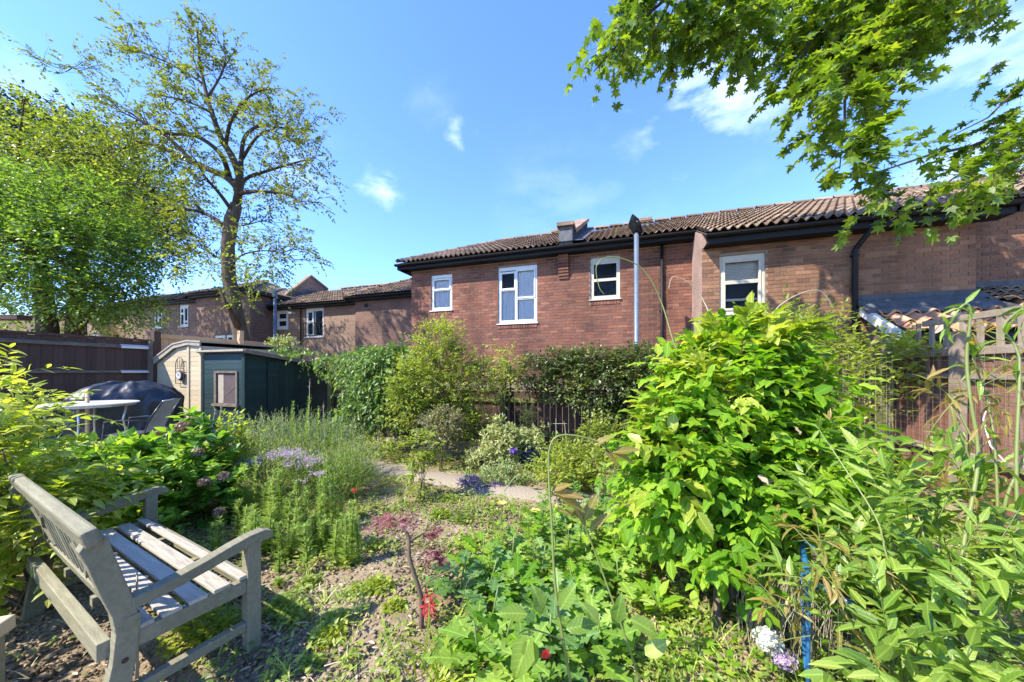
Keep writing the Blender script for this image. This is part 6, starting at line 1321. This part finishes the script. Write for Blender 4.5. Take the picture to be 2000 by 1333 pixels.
# yellow poppies & red flowers
for (x,y,Y,lb) in [(980,985,2.9,'pale yellow poppy with open petals above the grey green leaves'),(1045,1000,2.9,'second pale yellow poppy, right of the first and lower')]:
    c=at(x,y,Y); t=thing('yellow_poppy',lb,'flower',(c.x,c.y,0)); b=B(); b.tube([(0,0,0),(0,0,c.z)],.003,5); part('stem',b,M['stem'],t)
    leaves('petal',RND,[tuple(c)]*6,[(math.cos(k),math.sin(k),.35) for k in range(6)],[(0,0,1)]*6,.05,LF['yellow'],t,(c.x,c.y,0),kind=None)
for (x,y,Y,lb) in [(692,958,3.6,'bright red flower cluster nearest the path'),(636,985,3.3,'small red flower cluster low among the feathery stems')]:
    c=at(x,y,Y); t=thing('red_flower',lb,'flower',(c.x,c.y,0)); b=B(); b.tube([(0,0,0),(0,0,c.z)],.003,5); part('stem',b,M['stem'],t); P=np.array(c)+rng.normal(size=(46,3))*np.array([.014,.014,.007]); leaves('petals',DIAW,P,nrm(rng.normal(size=(46,3))),np.tile([0,0,1.],(46,1)),.022,LF['scarlet'],t,(c.x,c.y,0),kind=None)
P=at(660,865,4.9); t=thing('yellow_flower_patch','flat patch of small golden flowers in front of the climber','flowers',(P.x,P.y,0)); P_,O=ellip([eb(655,868,4.9,.24,.03,.1)],500,0); leaves('flowers',DIAW,P_,nrm(rng.normal(size=(500,3))*np.array([1,1,.3])),np.tile([0,0,1.],(500,1)),.02,LF['yellow'],t,(P.x,P.y,0),kind='stuff')
b=B(); b.tube([(0,0,0),(0,0,P.z)],.004,5); part('stem',b,M['stem'],t)
def relabel(group,fmt,key=lambda o:o.location.x/o.location.y):
    obs=sorted([o for o in bpy.data.objects if o.get('group')==group],key=key); n=len(obs)
    W=['leftmost','second from left','third from left','fourth from left','fifth from left','sixth from left','seventh from left','eighth from left','ninth from left','tenth from left','eleventh from left','twelfth from left']
    for i,o in enumerate(obs):
        if i<len(W) and i<(n+1)//2+1: w_=W[i]
        else:
            j=n-1-i; w_='rightmost' if j==0 else W[j].replace('left','right') if j<len(W) else 'one in the middle'
        o['label']=fmt%w_
relabel('leafy poppy plants in the centre foreground','broad lobed green poppy plant, %s of the clump in the centre foreground')
relabel('tall green spires by the shed','tall narrow leaved green spire, %s of those before the green shed')
relabel('dry stalks by the shed','thin dry grass stalk, %s of those standing by the green shed')
relabel('weed stems near the bench','upright feathery weed, %s of those growing close around the bench')
relabel('tall leafy stems in the centre foreground','tall upright leafy green stem, %s of those rising among the poppy plants')
relabel('lime green tufts on the soil','low tuft of soft green leaves, %s of the tufts on the soil')
fs_=sorted([o for o in bpy.data.objects if o.get('group')=='feathery stems in the bed'],key=lambda o:o.location.y); q_=len(fs_)//3+1
for k,nm in enumerate(('front','middle','back')):
    for o in fs_[k*q_:(k+1)*q_]: o['group']='feathery stems in the %s of the bed'%nm
    relabel('feathery stems in the %s of the bed'%nm,'feathery lime green stem, %s in the '+nm+' row right of the bench')
# ---------------- ground cover ----------------
def pathd(x,y):
    c=[(-4.3,6.3),(-3.2,5.95),(-2.4,5.5),(-1.6,5.0),(-.8,4.6),(0,4.2),(.9,3.95),(1.9,3.9)]; best=np.full(x.shape,9.)
    for (a,b_),(e,f_) in zip(c[:-1],c[1:]):
        vx,vy=e-a,f_-b_; t=np.clip(((x-a)*vx+(y-b_)*vy)/(vx*vx+vy*vy),0,1); best=np.minimum(best,np.hypot(x-a-t*vx,y-b_-t*vy))
    return best
def dens(x,y):
    px=1000+F*x/y; py=HZ+F*1.5/y
    bare=((px<900)&(py>1090)&(px>150))*1.0
    n_=np.sin(x*3.1+1)*np.sin(y*2.7)+np.sin(x*7.3+y*5.1)*.6
    d=np.where(bare>0,.13+.30*(n_>.2),.62+.38*(n_>0)); d=np.where((px<330)&(py>1120),.02,d); d=np.where((px>560)&(px<900)&(py>1010)&(py<1090),.26,d)
    d=np.where(pathd(x,y)<.30,.02,d); return d
gzv=np.vectorize(gz)
def scatter(n,x0,x1,y0,y1,fn=None,pw=1.0):
    x=rng.uniform(x0,x1,n); y=y0+(y1-y0)*rng.random(n)**pw; 
    if fn: k=rng.random(n)<fn(x,y); x,y=x[k],y[k]
    return x,y
def cover_leaves(name,n,tpl,size,lf,hmax,clump=9,cr=.05,fn=dens,box=(-4,4.5,1.3,6.3),elev=.5,pw=1.25):
    x,y=scatter(n,*box,fn,pw); x=np.repeat(x,clump)+rng.normal(size=len(x)*clump)*cr; y=np.repeat(y,clump)+rng.normal(size=len(y)*clump)*cr
    z=gzv(x,y)+rng.random(len(x))**1.6*hmax*(.4+.6*np.repeat(rng.random(len(x)//clump),clump))+.008; a_=rng.random(len(x))*6.28
    D=np.stack([np.cos(a_),np.sin(a_),elev*rng.normal(size=len(x))*.6+elev*.6],-1)
    o_=leaves(name,tpl,np.stack([x,y,z],-1),D,np.tile([0,0,1.],(len(x),1))+rng.normal(size=(len(x),3))*.3,size*(.6+.8*rng.random(len(x))),lf); return o_
def gc(o,name): o['kind']='stuff'; o['label']=name
gc(cover_leaves('ground_cover',6500,LANCEW,.034,LF['weed'],.10,12,.045),'mixed low green weeds spreading over the soil bed')
gc(cover_leaves('ground_cover',900,MAPLE2,.05,LF['wist'],.16,9,.06,fn=lambda x,y:dens(x,y)*(x>-.6)*.9),'leafy green weeds under the poppies')
gc(cover_leaves('grass',1500,BLADE,.10,LF['feather'],.02,10,.03,elev=1.6,fn=lambda x,y:dens(x,y)*.7),'thin grass blades among the weeds')
gc(cover_leaves('dead_stems',900,BLADE,.09,LF['straw'],.05,4,.08,elev=.5,fn=lambda x,y:(pathd(x,y)>.3)*.5),'dry straw stems lying in the bed')
gc(cover_leaves('leaf_litter',6000,LANCE,.038,LF['litter'],.012,3,.08,elev=.12,fn=lambda x,y:(pathd(x,y)>.32)*.6),'dry brown leaf litter on the soil')
x,y=scatter(42000,-3.2,1.6,1.25,4.2,lambda x,y:(pathd(x,y)>.3)*.9,1.4); s_=.004+.020*rng.random(len(x))**4; tet=(np.array([(1,0,0),(-.5,.87,.1),(-.5,-.87,0),(0,.1,.9),(.2,0,-.8)]),[(0,1,3),(1,2,3),(2,0,3),(1,0,4),(2,1,4),(0,2,4)])
a_=rng.random(len(x))*6.28; o=leaves('soil_crumbs',tet,np.stack([x,y,gzv(x,y)+s_*.3],-1),np.stack([np.cos(a_),np.sin(a_),rng.normal(size=len(x))*.5],-1),rng.normal(size=(len(x),3))+np.array([0,0,1.]),s_,M['soil']); o['kind']='stuff'; o['label']='loose crumbs of dry soil'
# low plants below the climber and along the fence foot
shrub('low_border_plants','low mixed green border plants at the foot of the climber beside the path','plant',gp(700,870,6.0),[eb(700,868,5.9,.5,.10,.3),eb(640,880,5.6,.4,.10,.3),eb(760,880,5.6,.4,.08,.3),eb(830,900,5.4,.3,.08,.2)],420,.14,5,LANCEW,.05,LF['weed'],'alt',nst=0,inner=0,up=.8,zmin=0)
shrub('border_plants','pale green bushy perennials between the path and the large bush','plant',gp(1130,930,4.3),[eb(1120,900,4.4,.5,.26,.4),eb(1200,920,4.0,.4,.22,.3),eb(1080,930,4.0,.3,.15,.3),eb(1180,850,4.6,.3,.2,.3)],620,.18,6,LANCEW,.06,LF['privet'],'alt',nst=8,inner=.1,up=.8,zmin=0,rs=.005)
shrub('grey_feathery_plant','fine grey green feathery plant at the left foot of the large bush','plant',gp(1230,1000,3.2),[eb(1225,985,3.3,.22,.28,.2)],380,.16,7,NEEDLE,.04,LF['grey'],'rad',nst=5,inner=.1,up=1,zmin=0,rs=.004)
shrub('light_perennial','light green perennial with clustered tips between hydrangea and mauve clump','plant',gp(450,980,3.8),[eb(455,870,3.9,.18,.30,.2),eb(470,920,3.9,.22,.25,.2),eb(425,900,3.9,.1,.2,.1)],230,.16,6,LANCEW,.06,LF['left'],'rad',nst=8,inner=.1,up=1,zmin=0,rs=.004)
shrub('cream_flowering_shrub','frothy pale cream flowering shrub above the shed roof beside the lamp post','shrub',gp(550,760,8.6),[eb(553,678,8.6,.30,.22,.2)],150,.14,6,DIAW,.06,LF['varieg'],'rad',nst=5,inner=.1,up=.8)
for o in bpy.data.objects:
    if 'o' in o.keys(): del o['o']
